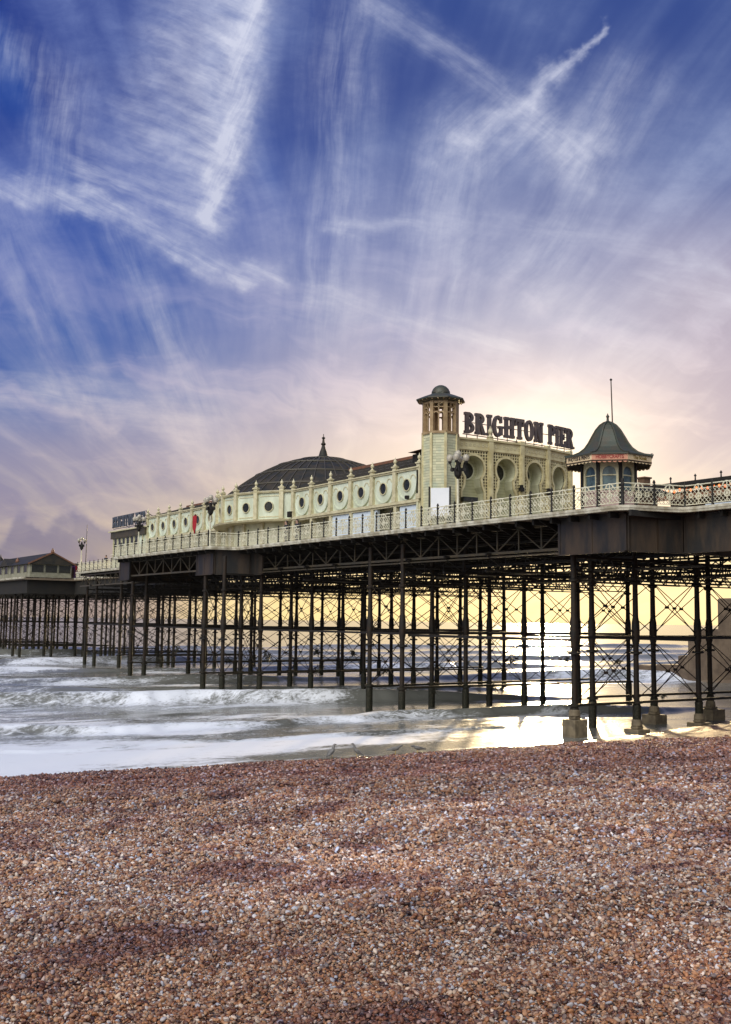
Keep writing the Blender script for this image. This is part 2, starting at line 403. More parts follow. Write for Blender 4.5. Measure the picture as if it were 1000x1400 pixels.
# ------------------------------------------------------------------ mesh building
class MB:
    """Collects verts and faces; T maps local points to the world."""
    def __init__(s, T=None): s.v, s.f, s.T = [], [], T or (lambda a, d, z: (a, d, z))
    def add(s, vs, fs):
        o = len(s.v); s.v += [s.T(*p) for p in vs]; s.f += [tuple(i+o for i in f) for f in fs]; return s
    def box(s, x0, x1, y0, y1, z0, z1):
        return s.add([(x0, y0, z0), (x1, y0, z0), (x1, y1, z0), (x0, y1, z0), (x0, y0, z1), (x1, y0, z1), (x1, y1, z1), (x0, y1, z1)],
                     [(0, 3, 2, 1), (4, 5, 6, 7), (0, 1, 5, 4), (1, 2, 6, 5), (2, 3, 7, 6), (3, 0, 4, 7)])
    def bar(s, p, q, w, h=None, n=4, up=(0, 0, 1), w2=None):
        p, q = Vector(p), Vector(q); d = (q-p)
        if d.length < 1e-6: return s
        d.normalize(); u = Vector(up)
        if abs(d.dot(u)) > .98: u = Vector((1, 0, 0))
        a = d.cross(u).normalized(); b = a.cross(d).normalized()
        h = h if h is not None else w
        vs = []
        for c, k in ((p, 1.0), (q, (w2/w if w2 else 1.0))):
            if n == 4:
                for sx, sy in ((-1, -1), (1, -1), (1, 1), (-1, 1)): vs.append(tuple(c + a*(sx*w/2*k) + b*(sy*h/2*k)))
            else:
                for i in range(n): t = 2*pi*i/n; vs.append(tuple(c + a*(cos(t)*w/2*k) + b*(sin(t)*h/2*k)))
        fs = [(i, (i+1) % n, n+(i+1) % n, n+i) for i in range(n)] + [tuple(range(n-1, -1, -1)), tuple(range(n, 2*n))]
        return s.add(vs, fs)
    def lathe(s, prof, n=16, c=(0, 0, 0), phase=0.0):
        vs, fs = [], []
        for r, z in prof:
            for i in range(n):
                t = 2*pi*(i+phase)/n; vs.append((c[0]+r*cos(t), c[1]+r*sin(t), c[2]+z))
        m = len(prof)
        for k in range(m-1):
            for i in range(n):
                j = (i+1) % n; fs.append((k*n+i, k*n+j, (k+1)*n+j, (k+1)*n+i))
        fs.append(tuple(range(n-1, -1, -1))); fs.append(tuple(range((m-1)*n, m*n)))
        return s.add(vs, fs)
    def prism(s, poly, d0, d1):
        """Polygon in the local (a, z) plane pulled from depth d0 to d1."""
        n = len(poly)
        vs = [(a, d0, z) for a, z in poly] + [(a, d1, z) for a, z in poly]
        fs = [tuple(range(n)), tuple(range(2*n-1, n-1, -1))] + [(i, n+i, n+(i+1) % n, (i+1) % n) for i in range(n)]
        return s.add(vs, fs)
    def slab(s, poly, z0, z1):
        n = len(poly)
        vs = [(a, b, z0) for a, b in poly] + [(a, b, z1) for a, b in poly]
        fs = [tuple(range(n-1, -1, -1)), tuple(range(n, 2*n))] + [(i, (i+1) % n, n+(i+1) % n, n+i) for i in range(n)]
        return s.add(vs, fs)
    def disc_ring(s, c, r0, r1, d0, d1, n=28, a0=0.0, a1=2*pi):
        """Ring (or arc band) in the (a, z) plane between radii, pulled in depth."""
        k = n if abs(a1-a0) > 6.28 else n+1
        vs, fs = [], []
        for i in range(k):
            t = a0+(a1-a0)*i/n
            for r, d in ((r0, d0), (r1, d0), (r1, d1), (r0, d1)): vs.append((c[0]+r*cos(t), d, c[1]+r*sin(t)))
        full = k == n
        for i in range(k if full else k-1):
            j = (i+1) % k
            for e in range(4): fs.append((i*4+e, i*4+(e+1) % 4, j*4+(e+1) % 4, j*4+e))
        if not full: fs += [(0, 1, 2, 3), (4*k-1, 4*k-2, 4*k-3, 4*k-4)]
        return s.add(vs, fs)
    def mesh(s, name, mat, smooth=False):
        me = bpy.data.meshes.new(name); me.from_pydata(s.v, [], s.f)
        bm = bmesh.new(); bm.from_mesh(me); bmesh.ops.recalc_face_normals(bm, faces=bm.faces); bm.to_mesh(me); bm.free()
        me.materials.append(mat)
        if smooth:
            me.polygons.foreach_set('use_smooth', [True]*len(me.polygons))
            me.set_sharp_from_angle(angle=radians(40))
        me.update()
        return me


def tag(o, label=None, cat=None, group=None, kind=None):
    for k, v in (('label', label), ('category', cat), ('group', group), ('kind', kind)):
        if v: o[k] = v
    return o


def thing(name, label, cat, loc=(0, 0, 0), rz=0.0, group=None):
    o = bpy.data.objects.new(name, None); COL.objects.link(o)
    o.empty_display_size = 0.3
    o.location = loc; o.rotation_euler = (0, 0, rz)
    return tag(o, label, cat, group, 'thing')


def part(name, me, parent, loc=None, rot=None, local=False, smooth=False, mat=None, label=None):
    """Links a mesh (or MB) as a child. World-space meshes keep their place; local ones sit in the parent's frame."""
    if isinstance(me, MB): me = me.mesh(name, mat, smooth)
    o = bpy.data.objects.new(name, me); COL.objects.link(o); o.parent = parent
    if not local and parent.type == 'EMPTY':
        o.matrix_parent_inverse = (Matrix.Translation(parent.location) @ parent.rotation_euler.to_matrix().to_4x4()).inverted()
    if loc is not None: o.location = loc
    if rot is not None: o.rotation_euler = rot
    if label: o['label'] = label
    return o


def solo(name, me, label=None, cat=None, kind=None, loc=(0, 0, 0), group=None, mat=None, smooth=False):
    if isinstance(me, MB): me = me.mesh(name, mat, smooth)
    o = bpy.data.objects.new(name, me); COL.objects.link(o); o.location = loc
    return tag(o, label, cat, group, kind)


def frame(ox, oy, tx, ty):
    """Facade frame: a runs along (tx, ty), d points outwards (to the right-hand side of t turned back), z is up."""
    L = sqrt(tx*tx+ty*ty); tx, ty = tx/L, ty/L
    nx, ny = -ty, tx
    return lambda a, d, z: (ox+tx*a+nx*d, oy+ty*a+ny*d, z)

# ------------------------------------------------------------------ ground and sea
def _hash(ix, iy, seed):
    h = (ix.astype(np.int64)*374761393 + iy.astype(np.int64)*668265263 + seed*1442695041) & 0xFFFFFFFF
    h = ((h ^ (h >> 13))*1274126177) & 0xFFFFFFFF
    return ((h ^ (h >> 16)) & 0xFFFF)/65535.0


def vnoise(x, y, seed=0):
    ix, iy = np.floor(x), np.floor(y); fx, fy = x-ix, y-iy
    ux, uy = fx*fx*(3-2*fx), fy*fy*(3-2*fy)
    a, b, c, d = _hash(ix, iy, seed), _hash(ix+1, iy, seed), _hash(ix, iy+1, seed), _hash(ix+1, iy+1, seed)
    return (a*(1-ux)+b*ux)*(1-uy) + (c*(1-ux)+d*ux)*uy


def fbm(x, y, seed=0, o=4):
    t, a, n = 0, .5, 0
    for k in range(o):
        t = t + a*vnoise(x*2**k, y*2**k, seed+k); n += a; a *= .5
    return t/n


SHX = [-2000, -60, 0, 11.6, 18.8, 25.3, 34, 41, 45, 51.5, 59, 75, 96, 2000]
SHY = [49, 45, 42.6, 41.9, 41.1, 40.6, 40.3, 40.6, 41.4, 43.0, 44.8, 48.5, 50, 50]


def shore(x): return np.interp(x, SHX, SHY)


def beach_z(x, y):
    s = shore(x) - y                                     # metres up the beach from the water's edge
    z = np.where(s > 0, .125*s - .00030*np.clip(s, 0, 40)**2, .13*s)
    z = z - 0.10*np.exp(-np.abs(s)/2.5) + 0.02
    z = np.clip(z, -4, 4.75 + .01*np.clip(s-42, 0, 200))
    am = np.clip((s+1)/6, 0, 1)
    z = z + am*((fbm(x*.35, y*.35, 3, 3)-.5)*.36 + (fbm(x*1.1, y*1.5, 9, 3)-.5)*.15 + (fbm(x*3.1, y*3.6, 19, 3)-.5)*.060*np.exp(-np.hypot(x, y)/30))
    return z


def polar(b0, b1, nb_fine, radii, f0=radians(7), f1=radians(62), coarse=radians(4)):
    b = list(np.linspace(f0, f1, nb_fine))
    k = f0
    pre = []
    while k > b0+1e-6: k -= coarse; pre.append(max(k, b0))
    k = f1; post = []
    while k < b1-1e-6: k += coarse; post.append(min(k, b1))
    b = np.array(pre[::-1]+b+post); r = np.array(radii)
    B, R = np.meshgrid(b, r)
    X, Y = R*np.sin(B), R*np.cos(B)
    nb, nr = len(b), len(r)
    i = np.arange((nr-1)*nb).reshape(nr-1, nb)[:, :-1].ravel()
    F = np.stack([i, i+1, i+nb+1, i+nb], 1)
    return X.ravel(), Y.ravel(), F


def grid_mesh(name, X, Y, Z, F, mat, attr=None):
    me = bpy.data.meshes.new(name)
    me.vertices.add(len(X)); me.vertices.foreach_set('co', np.stack([X, Y, Z], 1).astype(np.float32).ravel())
    me.loops.add(F.size); me.loops.foreach_set('vertex_index', F[:, ::-1].astype(np.int32).ravel())
    me.polygons.add(len(F)); me.polygons.foreach_set('loop_start', np.arange(0, F.size, 4, dtype=np.int32))
    me.polygons.foreach_set('use_smooth', np.ones(len(F), bool))
    for k, v in (attr or {}).items():
        at = me.attributes.new(k, 'FLOAT', 'POINT'); at.data.foreach_set('value', v.astype(np.float32))
    me.materials.append(mat); me.update(calc_edges=True); me.validate()
    return me


def pebble_color(nt, rnd, pos):
    """Colour of a shingle stone: a random pick from the beach's palette, shifted by drifts of darker or redder stones."""
    pal = ramp(nt, rnd, [(0.0, (.030, .016, .014)), (.12, (.13, .050, .028)), (.24, (.32, .155, .075)), (.36, (.42, .27, .165)), (.47, (.19, .075, .038)),
                         (.55, (.38, .27, .21)), (.63, (.09, .036, .036)), (.72, (.50, .42, .35)), (.79, (.12, .11, .125)), (.87, (.38, .19, .085)),
                         (.93, (.64, .58, .53)), (.985, (.36, .40, .50))], 'LINEAR')
    dark = step(nt, noise(nt, pos, .75, 5.0, .70), .50, .62)
    pal = mix(nt, dark*.75, pal, mix(nt, 1.0, pal, (.42, .26, .32), 'MULTIPLY'))
    x, y, z = sep(nt, pos)
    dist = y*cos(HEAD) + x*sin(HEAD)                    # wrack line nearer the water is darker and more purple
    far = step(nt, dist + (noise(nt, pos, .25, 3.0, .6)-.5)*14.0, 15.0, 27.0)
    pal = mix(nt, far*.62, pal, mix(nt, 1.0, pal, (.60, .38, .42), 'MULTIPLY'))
    pale = step(nt, noise(nt, vm(nt, 'ADD', pos, (31, 7, 0)), .40, 5.0, .68), .48, .66)
    pal = mix(nt, pale*.55, pal, mix(nt, 1.0, pal, (1.70, 1.66, 1.66), 'MULTIPLY'))
    band = step(nt, dist + (noise(nt, pos, .30, 3.0, .6)-.5)*6.0, 6.8, 9.5)*step(nt, dist + (noise(nt, pos, .22, 3.0, .6)-.5)*7.0, 20.0, 13.0)
    pal = mix(nt, band*.42, pal, mix(nt, 1.0, pal, (1.55, 1.58, 1.66), 'MULTIPLY'))   # a paler sorted band half-way down
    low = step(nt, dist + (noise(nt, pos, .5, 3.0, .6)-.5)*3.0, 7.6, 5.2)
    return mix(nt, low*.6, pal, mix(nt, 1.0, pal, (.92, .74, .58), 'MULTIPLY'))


def beach_material():
    m = bpy.data.materials.new('shingle'); m.use_nodes = True
    nt = m.node_tree; bs = nt.nodes['Principled BSDF']
    g = node(nt, 'ShaderNodeNewGeometry', 0)
    flat = vm(nt, 'MULTIPLY', g, (1, 1, 0))
    def cells(sc, out): return node(nt, 'ShaderNodeTexVoronoi', out, {'Vector': flat, 'Scale': sc, 'Randomness': 1.0}, voronoi_dimensions='2D')
    cA, dA = cells(24.0, 1), cells(24.0, 0)
    cB, dB = cells(48.0, 1), cells(48.0, 0)
    cell = mix(nt, .45, cA, cB)
    rnd = sep(nt, cell)[0]
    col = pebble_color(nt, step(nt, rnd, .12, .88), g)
    bs.inputs['Base Color'].default_value = (.1, .06, .04, 1)
    edge = (dA*.6 + dB*.4)
    x, y, z = sep(nt, g)
    wet = step(nt, z, .75, .15)
    col = mix(nt, .28, col, (.02, .012, .009))           # bed darkened to paint shadow into the gaps between stones
    put(nt, bs.inputs['Base Color'], mix(nt, wet*.5, col, (.10, .06, .03)))
    put(nt, bs.inputs['Roughness'], .62 - wet*.36)
    b = nt.nodes.new('ShaderNodeBump'); b.inputs['Strength'].default_value = 1.0; b.inputs['Distance'].default_value = .05
    put(nt, b.inputs['Height'], 1.0 - edge*1.3); nt.links.new(b.outputs[0], bs.inputs['Normal'])
    return m


def build_beach():
    radii = list(np.geomspace(.4, 90, 420)) + list(np.geomspace(95, 3000, 30))
    X, Y, F = polar(radians(-180), radians(180), 420, radii)
    Z = beach_z(X, Y)
    solo('beach', grid_mesh('beach', X, Y, Z, F, beach_material()), kind='structure')


# crest lines of the breaking waves: (Y at X=40, slope dY/dX, height, breadth, X range, foam)
CRESTS = [(54.5, -.14, .36, 1.0, (-20, 70), .8), (69.0, -.30, .60, 1.7, (0, 66), .45), (84.0, -.42, .48, 2.2, (-10, 70), .55),
          (97.0, -.30, .60, 2.8, (-40, 140), .6), (118.0, -.15, .6, 3.2, (-60, 180), .7), (140.0, -.1, .6, 3.4, (-80, 200), .6),
          (172.0, -.1, .6, 3.8, (-100, 260), .7), (205, -.05, .6, 4, (-150, 300), .5), (48.0, -.12, .12, .6, (-20, 60), .7)]


def sea_surface(X, Y):
    s = Y - shore(X)
    r = np.hypot(X, Y)
    fade = 1/(1+(r/420)**2)
    amp = np.clip(s/14, .08, 1)*fade
    w1 = fbm(X*.035, Y*.035, 21, 3)
    H = np.zeros_like(X); foam = np.zeros_like(X)
    for th, L, a in ((12, 15, .12), (-14, 9.5, .075), (30, 6.2, .05), (-33, 4.4, .035), (5, 2.7, .02), (52, 1.9, .014), (-60, 1.3, .010)):
        t = radians(th); ph = 2*pi*(X*sin(t)+Y*cos(t))/L + 5*fbm(X*.05+th, Y*.05, 31, 2)*2*pi/2
        sh = (.5+.5*np.sin(ph))**1.8
        H += a*(sh-.4)*(0.4+1.2*fbm(X*.09+th, Y*.09, 5, 2))
    H = H*amp*.5
    H += (fbm(X*.6, Y*1.2, 77, 3)-.5)*.03*np.clip(amp*1.5, .15, 1)*(r < 260)
    patch = fbm(X*.12, Y*.22, 91, 4)
    streak = fbm(X*.35+3*w1, Y*1.1, 95, 4)
    for y0, sl, h, b, (xa, xb), fo in CRESTS:
        wob = (fbm(X*.06+y0, Y*0, 13, 3)-.5)*7 + (fbm(X*.5+y0, Y*0, 14, 3)-.5)*1.0
        q = Y - (y0 + sl*(X-40) + wob)                    # + seaward, - shoreward
        env = np.clip((X-xa)/15, 0, 1)*np.clip((xb-X)/15, 0, 1)*(.25+1.2*fbm(X*.045+y0*3, Y*.01, 17, 2))
        prof = np.where(q < 0, np.exp(-(q/(b*.55))**2), np.exp(-(q/(b*1.7))**2))
        H += 1.35*h*prof*env*np.clip(s/5, 0, 1)
        tail = np.where(q < 0, np.exp(q/9.0)*np.clip((-q-b*.5)/1.0, 0, 1), 0)
        lip = np.exp(-((q-.15*b)/(b*.35))**2)
        foam = np.maximum(foam, fo*env*np.clip(tail*(.25+1.3*patch), 0, 1))
        foam = np.maximum(foam, .9*fo*env*lip*np.clip(streak*2.4-.75, 0, 1))
    # churned white water along the shore, thickest away from the pier
    left = np.clip((47 - X)/22, 0, 1)
    near = np.exp(-np.clip(s-5, 0, None)/10.0)
    foam = np.maximum(foam, (near*.80*(.40+.60*left) + .48*left*np.exp(-np.clip(s-30, 0, None)/32))*np.clip(-.15+1.9*patch, 0, 1))
    foam = np.maximum(foam, np.clip((fbm(X*.06, Y*.10, 63, 3)-.42)*2.6, 0, .75)*np.exp(-np.clip(s-60, 0, None)/90)*np.clip(.3+1.2*patch, 0, 1))
    foam = np.maximum(foam, .85*np.exp(-((X-34)/30)**2)*np.clip((s-12)/20, 0, 1)*np.clip(1.9*patch-.40, 0, 1))
    foam = np.clip(foam*(.45+1.1*streak), 0, 1)
    # the backwash at the very edge is a thin smooth film with a lacy rim
    film = np.exp(-(s/3.2)**2)*np.clip((X-14)/14, 0, 1)
    foam = foam*(1-.75*film)
    edge = np.exp(-((s-.2)/.35)**2)
    foam = np.clip(foam + .45*edge*np.clip(streak*2-.4, 0, 1), 0, 1)
    run = .05*np.exp(-np.clip(s, 0, None)/1.5)*(fbm(X*.5, Y*0, 41, 3)-.3)
    H = H + run*2
    return H, foam, np.exp(-((s-3)/8.0)**2)


def sea_material():
    m = bpy.data.materials.new('sea_water'); m.use_nodes = True
    nt = m.node_tree; bs = nt.nodes['Principled BSDF']
    g = node(nt, 'ShaderNodeNewGeometry', 0)
    at = nt.nodes.new('ShaderNodeAttribute'); at.attribute_name = 'foam'
    f = E(nt, at.outputs['Fac'])
    a2 = nt.nodes.new('ShaderNodeAttribute'); a2.attribute_name = 'film'
    film = E(nt, a2.outputs['Fac'])
    fl = vm(nt, 'MULTIPLY', g, (1, 1, 0))
    web = noise(nt, vm(nt, 'MULTIPLY', fl, (.7, 1.5, 0)), 1.7, 7.0, .72, 1.2)
    fine = noise(nt, vm(nt, 'MULTIPLY', fl, (2.2, 4.4, 0)), 1.6, 5.0, .65, .6)
    fo = (step(nt, f + (web-.5)*1.25 + (fine-.5)*.55, .38, .86)).clamp()
    water = mix(nt, noise(nt, fl, .05, 3.0, .5), (.12, .125, .115), (.20, .20, .18))
    put(nt, bs.inputs['Base Color'], mix(nt, fo, water, (.77, .80, .86)))
    put(nt, bs.inputs['Roughness'], .15 + fo*.28 + film*.12)
    bs.inputs['IOR'].default_value = 1.33
    b = nt.nodes.new('ShaderNodeBump'); b.inputs['Strength'].default_value = .20; b.inputs['Distance'].default_value = .065
    h = noise(nt, vm(nt, 'MULTIPLY', fl, (.55, 1.25, 0)), 1.1, 5.0, .60, .5) + noise(nt, vm(nt, 'MULTIPLY', fl, (.08, .22, 0)), 1.0, 3.0, .5)*2.2 + fo*.5 + fine*.45
    put(nt, b.inputs['Height'], h); nt.links.new(b.outputs[0], bs.inputs['Normal'])
    return m


def build_sea():
    radii = list(np.geomspace(24, 330, 560)) + list(np.geomspace(335, 45000, 70))
    X, Y, F = polar(radians(-100), radians(150), 760, radii)
    H, foam, film = sea_surface(X, Y)
    H = np.where(np.hypot(X, Y) > 900, 0, H)
    solo('sea', grid_mesh('sea', X, Y, H, F, sea_material(), {'foam': foam, 'film': film}), kind='structure')


def pebble_material():
    m = bpy.data.materials.new('pebble_stone'); m.use_nodes = True
    nt = m.node_tree; bs = nt.nodes['Principled BSDF']
    oi = nt.nodes.new('ShaderNodeObjectInfo')
    rnd = E(nt, oi.outputs['Random'])
    g = node(nt, 'ShaderNodeNewGeometry', 0)
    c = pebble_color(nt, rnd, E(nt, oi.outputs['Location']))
    sp = noise(nt, g, 90.0, 3.0, .6)
    c = mix(nt, .45, c, mix(nt, 1.0, c, mix(nt, sp, (.55, .55, .55), (1.45, 1.42, 1.38)), 'MULTIPLY'))
    wet0 = step(nt, sep(nt, E(nt, oi.outputs['Location']))[2], .95, .25)
    put(nt, bs.inputs['Base Color'], mix(nt, wet0*.5, c, mix(nt, 1.0, c, (.25, .22, .20), 'MULTIPLY')))
    wet = step(nt, sep(nt, E(nt, oi.outputs['Location']))[2], .95, .25)
    put(nt, bs.inputs['Roughness'], (.42 + rnd*.25)*(1.0 - wet*.55))
    bs.inputs['Specular IOR Level'].default_value = .45
    return m


def build_pebbles():
    pm = pebble_material()
    src = bpy.data.collections.new('pebble_shapes')
    for k in range(6):
        bm = bmesh.new(); bmesh.ops.create_icosphere(bm, subdivisions=2, radius=1)
        sx, sy, sz = 1.15+.3*random.random(), .8+.2*random.random(), .48+.22*random.random()
        o1 = Vector((random.random()*9, random.random()*9, random.random()*9))
        from mathutils import noise as mn
        for v in bm.verts:
            d = v.co.normalized(); v.co = d*(1+.32*mn.noise(d*1.1+o1)+.08*mn.noise(d*3+o1)); v.co = Vector((v.co.x*sx, v.co.y*sy, v.co.z*sz))
        me = bpy.data.meshes.new('pebble'); bm.to_mesh(me); bm.free()
        me.polygons.foreach_set('use_smooth', [True]*len(me.polygons)); me.materials.append(pm)
        src.objects.link(bpy.data.objects.new('pebble', me))
    P, S = [], []
    for r0, r1, dens, rad in ((3.0, 6.5, 5600, .0068), (6.5, 10, 3300, .0087), (10, 17, 1500, .0124), (17, 28, 600, .0175), (28, 47, 170, .024)):
        # sown over the strip the photo looks along, thinning out a few metres to either side of it
        half = .40*r1+6
        n = int((r1-r0)*2*half*dens)
        dd, lat = RNG.uniform(r0, r1, n), RNG.uniform(-half, half, n)
        ok = RNG.random(n) < np.clip(1-(np.abs(lat)-(.37*dd+.3))/6, 0, 1)**1.6
        dd, lat = dd[ok], lat[ok]; n = len(dd)
        X, Y = dd*sin(HEAD)+lat*cos(HEAD), dd*cos(HEAD)-lat*sin(HEAD)
        sc = rad*np.exp(RNG.normal(0, .38, n))
        big = RNG.random(n) < (.02 if r1 < 18 else .006); sc = np.where(big, sc*RNG.uniform(1.3, 2.0, n), sc); sc = np.minimum(sc, rad*2.1)
        keep = Y < shore(X)-.1 + RNG.exponential(.28, n)*(RNG.random(n) < .6)
        X, Y, sc = X[keep], Y[keep], sc[keep]
        Z = beach_z(X, Y) + sc*RNG.uniform(-.2, 1.2, len(sc))
        P.append(np.stack([X, Y, Z], 1)); S.append(sc)
    P, S = np.concatenate(P), np.concatenate(S); n = len(P)
    me = bpy.data.meshes.new('pebbles'); me.vertices.add(n); me.vertices.foreach_set('co', P.astype(np.float32).ravel())
    at = me.attributes.new('scl', 'FLOAT', 'POINT'); at.data.foreach_set('value', S.astype(np.float32))
    rot = np.stack([RNG.normal(0, .5, n), RNG.normal(0, .5, n), RNG.uniform(0, 6.28, n)], 1)
    at = me.attributes.new('rot', 'FLOAT_VECTOR', 'POINT'); at.data.foreach_set('vector', rot.astype(np.float32).ravel())
    at = me.attributes.new('idx', 'INT', 'POINT'); at.data.foreach_set('value', RNG.integers(0, 6, n).astype(np.int32))
    me.update()
    o = solo('pebbles', me, kind='stuff')
    ng = bpy.data.node_groups.new('scatter_pebbles', 'GeometryNodeTree')
    ng.interface.new_socket('Geometry', in_out='INPUT', socket_type='NodeSocketGeometry')
    ng.interface.new_socket('Geometry', in_out='OUTPUT', socket_type='NodeSocketGeometry')
    gi, go = ng.nodes.new('NodeGroupInput'), ng.nodes.new('NodeGroupOutput')
    ci = ng.nodes.new('GeometryNodeCollectionInfo'); ci.inputs['Collection'].default_value = src
    ci.inputs['Separate Children'].default_value = True; ci.inputs['Reset Children'].default_value = True
    ip = ng.nodes.new('GeometryNodeInstanceOnPoints'); ip.inputs['Pick Instance'].default_value = True
    def na(nm, ty):
        q = ng.nodes.new('GeometryNodeInputNamedAttribute'); q.data_type = ty; q.inputs['Name'].default_value = nm
        return q.outputs['Attribute']
    er = ng.nodes.new('FunctionNodeEulerToRotation')
    L = ng.links.new
    L(gi.outputs[0], ip.inputs['Points']); L(ci.outputs[0], ip.inputs['Instance'])
    L(na('idx', 'INT'), ip.inputs['Instance Index']); L(na('rot', 'FLOAT_VECTOR'), er.inputs[0]); L(er.outputs[0], ip.inputs['Rotation'])
    L(na('scl', 'FLOAT'), ip.inputs['Scale']); L(ip.outputs[0], go.inputs[0])
    mod = o.modifiers.new('scatter', 'NODES'); mod.node_group = ng


build_beach()
build_sea()
build_pebbles()

# ------------------------------------------------------------------ the pier's legs
DZ = 12.0                                                # deck level
_mesh = {}


def cached(key, fn):
    if key not in _mesh: _mesh[key] = fn()
    return _mesh[key]


def column_mesh():
    p = [(.24, -2.0), (.24, 1.4), (.25, 1.5), (.195, 1.62), (.33, 1.64), (.33, 1.76), (.165, 1.8), (.152, 4.2), (.165, 4.9), (.22, 5.15), (.235, 5.6), (.22, 6.2), (.165, 6.5), (.148, 8.35), (.27, 8.4), (.27, 8.5), (.16, 8.55), (.16, 11.2)]
    return MB().lathe(p, 12).mesh('column', M['iron_glare_rust'], True)


def collar_mesh():
    m = MB().lathe([(.30, 4.42), (.36, 4.45), (.36, 4.52), (.28, 4.56)], 12)
    return m.mesh('collar', M['iron'], True)


def rods(p, q, z0, z1, r=.055, ring=True):
    """Crossed rods between two columns with a ring where they meet."""
    (xa, ya), (xb, yb) = p, q
    dx, dy = xb-xa, yb-ya; L = sqrt(dx*dx+dy*dy); ux, uy = dx/L*.17, dy/L*.17
    nx, ny = -dy/L*.05, dx/L*.05
    A0, A1 = (xa+ux+nx, ya+uy+ny, z0), (xa+ux-nx, ya+uy-ny, z1)
    B0, B1 = (xb-ux-nx, yb-uy-ny, z0), (xb-ux+nx, yb-uy+ny, z1)
    m = MB().bar(A0, B1, r, n=6).bar(B0, A1, r, n=6)
    if ring: m.bar(((xa+xb)/2-nx*2.2, (ya+yb)/2-ny*2.2, (z0+z1)/2), ((xa+xb)/2+nx*2.2, (ya+yb)/2+ny*2.2, (z0+z1)/2), .16, n=10)
    return m


def lattice(p, q, z0, z1, pitch, w=.09, style='warren', chord=.14, depth=.16):
    """Lattice girder: two chords, posts and diagonals."""
    (xa, ya), (xb, yb) = p, q
    L = sqrt((xb-xa)**2+(yb-ya)**2); n = max(1, round(L/pitch))
    P = lambda t, z: (xa+(xb-xa)*t, ya+(yb-ya)*t, z)
    m = MB()
    m.bar(P(0, z0+chord/2), P(1, z0+chord/2), depth, chord).bar(P(0, z1-chord/2), P(1, z1-chord/2), depth, chord)
    za, zb = z0+chord, z1-chord
    for i in range(n):
        a, b = i/n, (i+1)/n
        if style == 'cross':
            m.bar(P(a, za), P(b, zb), w, w*.5).bar(P(a, zb), P(b, za), w, w*.45)
        elif style == 'vee':
            c = (a+b)/2; m.bar(P(a, zb), P(c, za), w, w*.5).bar(P(c, za), P(b, zb), w, w*.45)
        else:
            up = (i < n/2) if style == 'pratt' else (i % 2 == 0)
            m.bar(P(a, za if not up else zb), P(b, zb if not up else za), w, w*.5)
        if i and style != 'vee': m.bar(P(a, za), P(a, zb), w*.9, w*.7)
    return m


def weed_mesh(seed):
    r = random.Random(seed); m = MB()
    for k in range(26):
        a, b = r.uniform(0, 6.28), r.uniform(-.9, .5)
        L = r.uniform(.15, .5)
        o = (r.gauss(0, .12), r.gauss(0, .12), r.gauss(0, .1))
        m.bar(o, (o[0]+L*cos(a)*cos(b), o[1]+L*sin(a)*cos(b), o[2]+L*sin(b)-.1), .07, .05, n=5, w2=.02)
    return m.mesh('seaweed', M['weed'])


def trestle(label, bents, foot=(), links=True, braces=True, seed=0, lower=True, girders=True):
    """bents: [(Y, [X, ...]), ...]"""
    y0, xs0 = bents[0]
    r = random.Random(seed)
    t = thing('pier_trestle', label, 'trestle', (xs0[0], y0, 0), group='iron trestles under the pier')
    cm, km = cached('col', column_mesh), cached('collar', collar_mesh)
    feet = {(round(a, 1), round(b, 1)): (w, z) for a, b, w, z in foot}
    for Y, xs in bents:
        for X in xs:
            c = part('column', cm, t, local=True, loc=(X-xs0[0], Y-y0, 0), rot=(0, 0, r.uniform(0, 6)))
            k = bpy.data.objects.new('collar', km); COL.objects.link(k); k.parent = c
            key = (round(X, 1), round(Y, 1))
            if key in feet:
                w, z = feet[key]
                m = MB(); h = w/2
                m.slab([(X-h, Y-h), (X+h, Y-h), (X+h, Y+h), (X-h, Y+h)], -.7, z)
                m.slab([(X-h*.5, Y-h*.5), (X+h*.5, Y-h*.5), (X+h*.5, Y+h*.5), (X-h*.5, Y+h*.5)], z, z+.16)
                m.lathe([(.34, z+.16), (.30, z+.45), (.2, z+.6)], 10, (X, Y, 0))
                f = part('footing', m, t, mat=M['concrete'])
                bv = f.modifiers.new('bevel', 'BEVEL'); bv.width = .05; bv.segments = 2
        # horizontal tie beams
        X0, X1 = xs[0], xs[-1]
        part('tie_beam', MB().bar((X0-.2, Y, 5.33), (X1+.2, Y, 5.33), .08, .13).bar((X0-.2, Y, 5.41), (X1+.2, Y, 5.41), .16, .03), t, mat=M['iron'])
        if lower and X1 > X0:
            part('low_tie_beam', MB().bar((X0, Y-.1, 1.72+r.uniform(-.1, .1)), (X1, Y-.1, 1.72), .11, .14), t, mat=M['iron_glare_rust'])
        for a, b in zip(xs, xs[1:]):
            if braces:
                part('cross_brace', rods((a, Y), (b, Y), 5.6, 8.6), t, mat=M['iron_glare_rust'])
                part('cross_brace', rods((a, Y), (b, Y), 1.9, 4.9), t, mat=M['iron_glare_rust'])
            if girders: part('arched_girder', arched((a, Y), (b, Y), 8.55, 9.75), t, mat=M['iron'])
    if links and len(bents) == 2:
        (Ya, xa), (Yb, xb) = bents
        for X in xb:
            if X in xa:
                part('tie_beam', MB().bar((X, Ya, 5.30), (X, Yb, 5.30), .09, .15), t, mat=M['iron'])
                part('cross_brace', rods((X, Ya), (X, Yb), 5.6, 8.6), t, mat=M['iron_glare_rust'])
                part('cross_brace', rods((X, Ya), (X, Yb), 1.9, 4.9), t, mat=M['iron_glare_rust'])
    return t


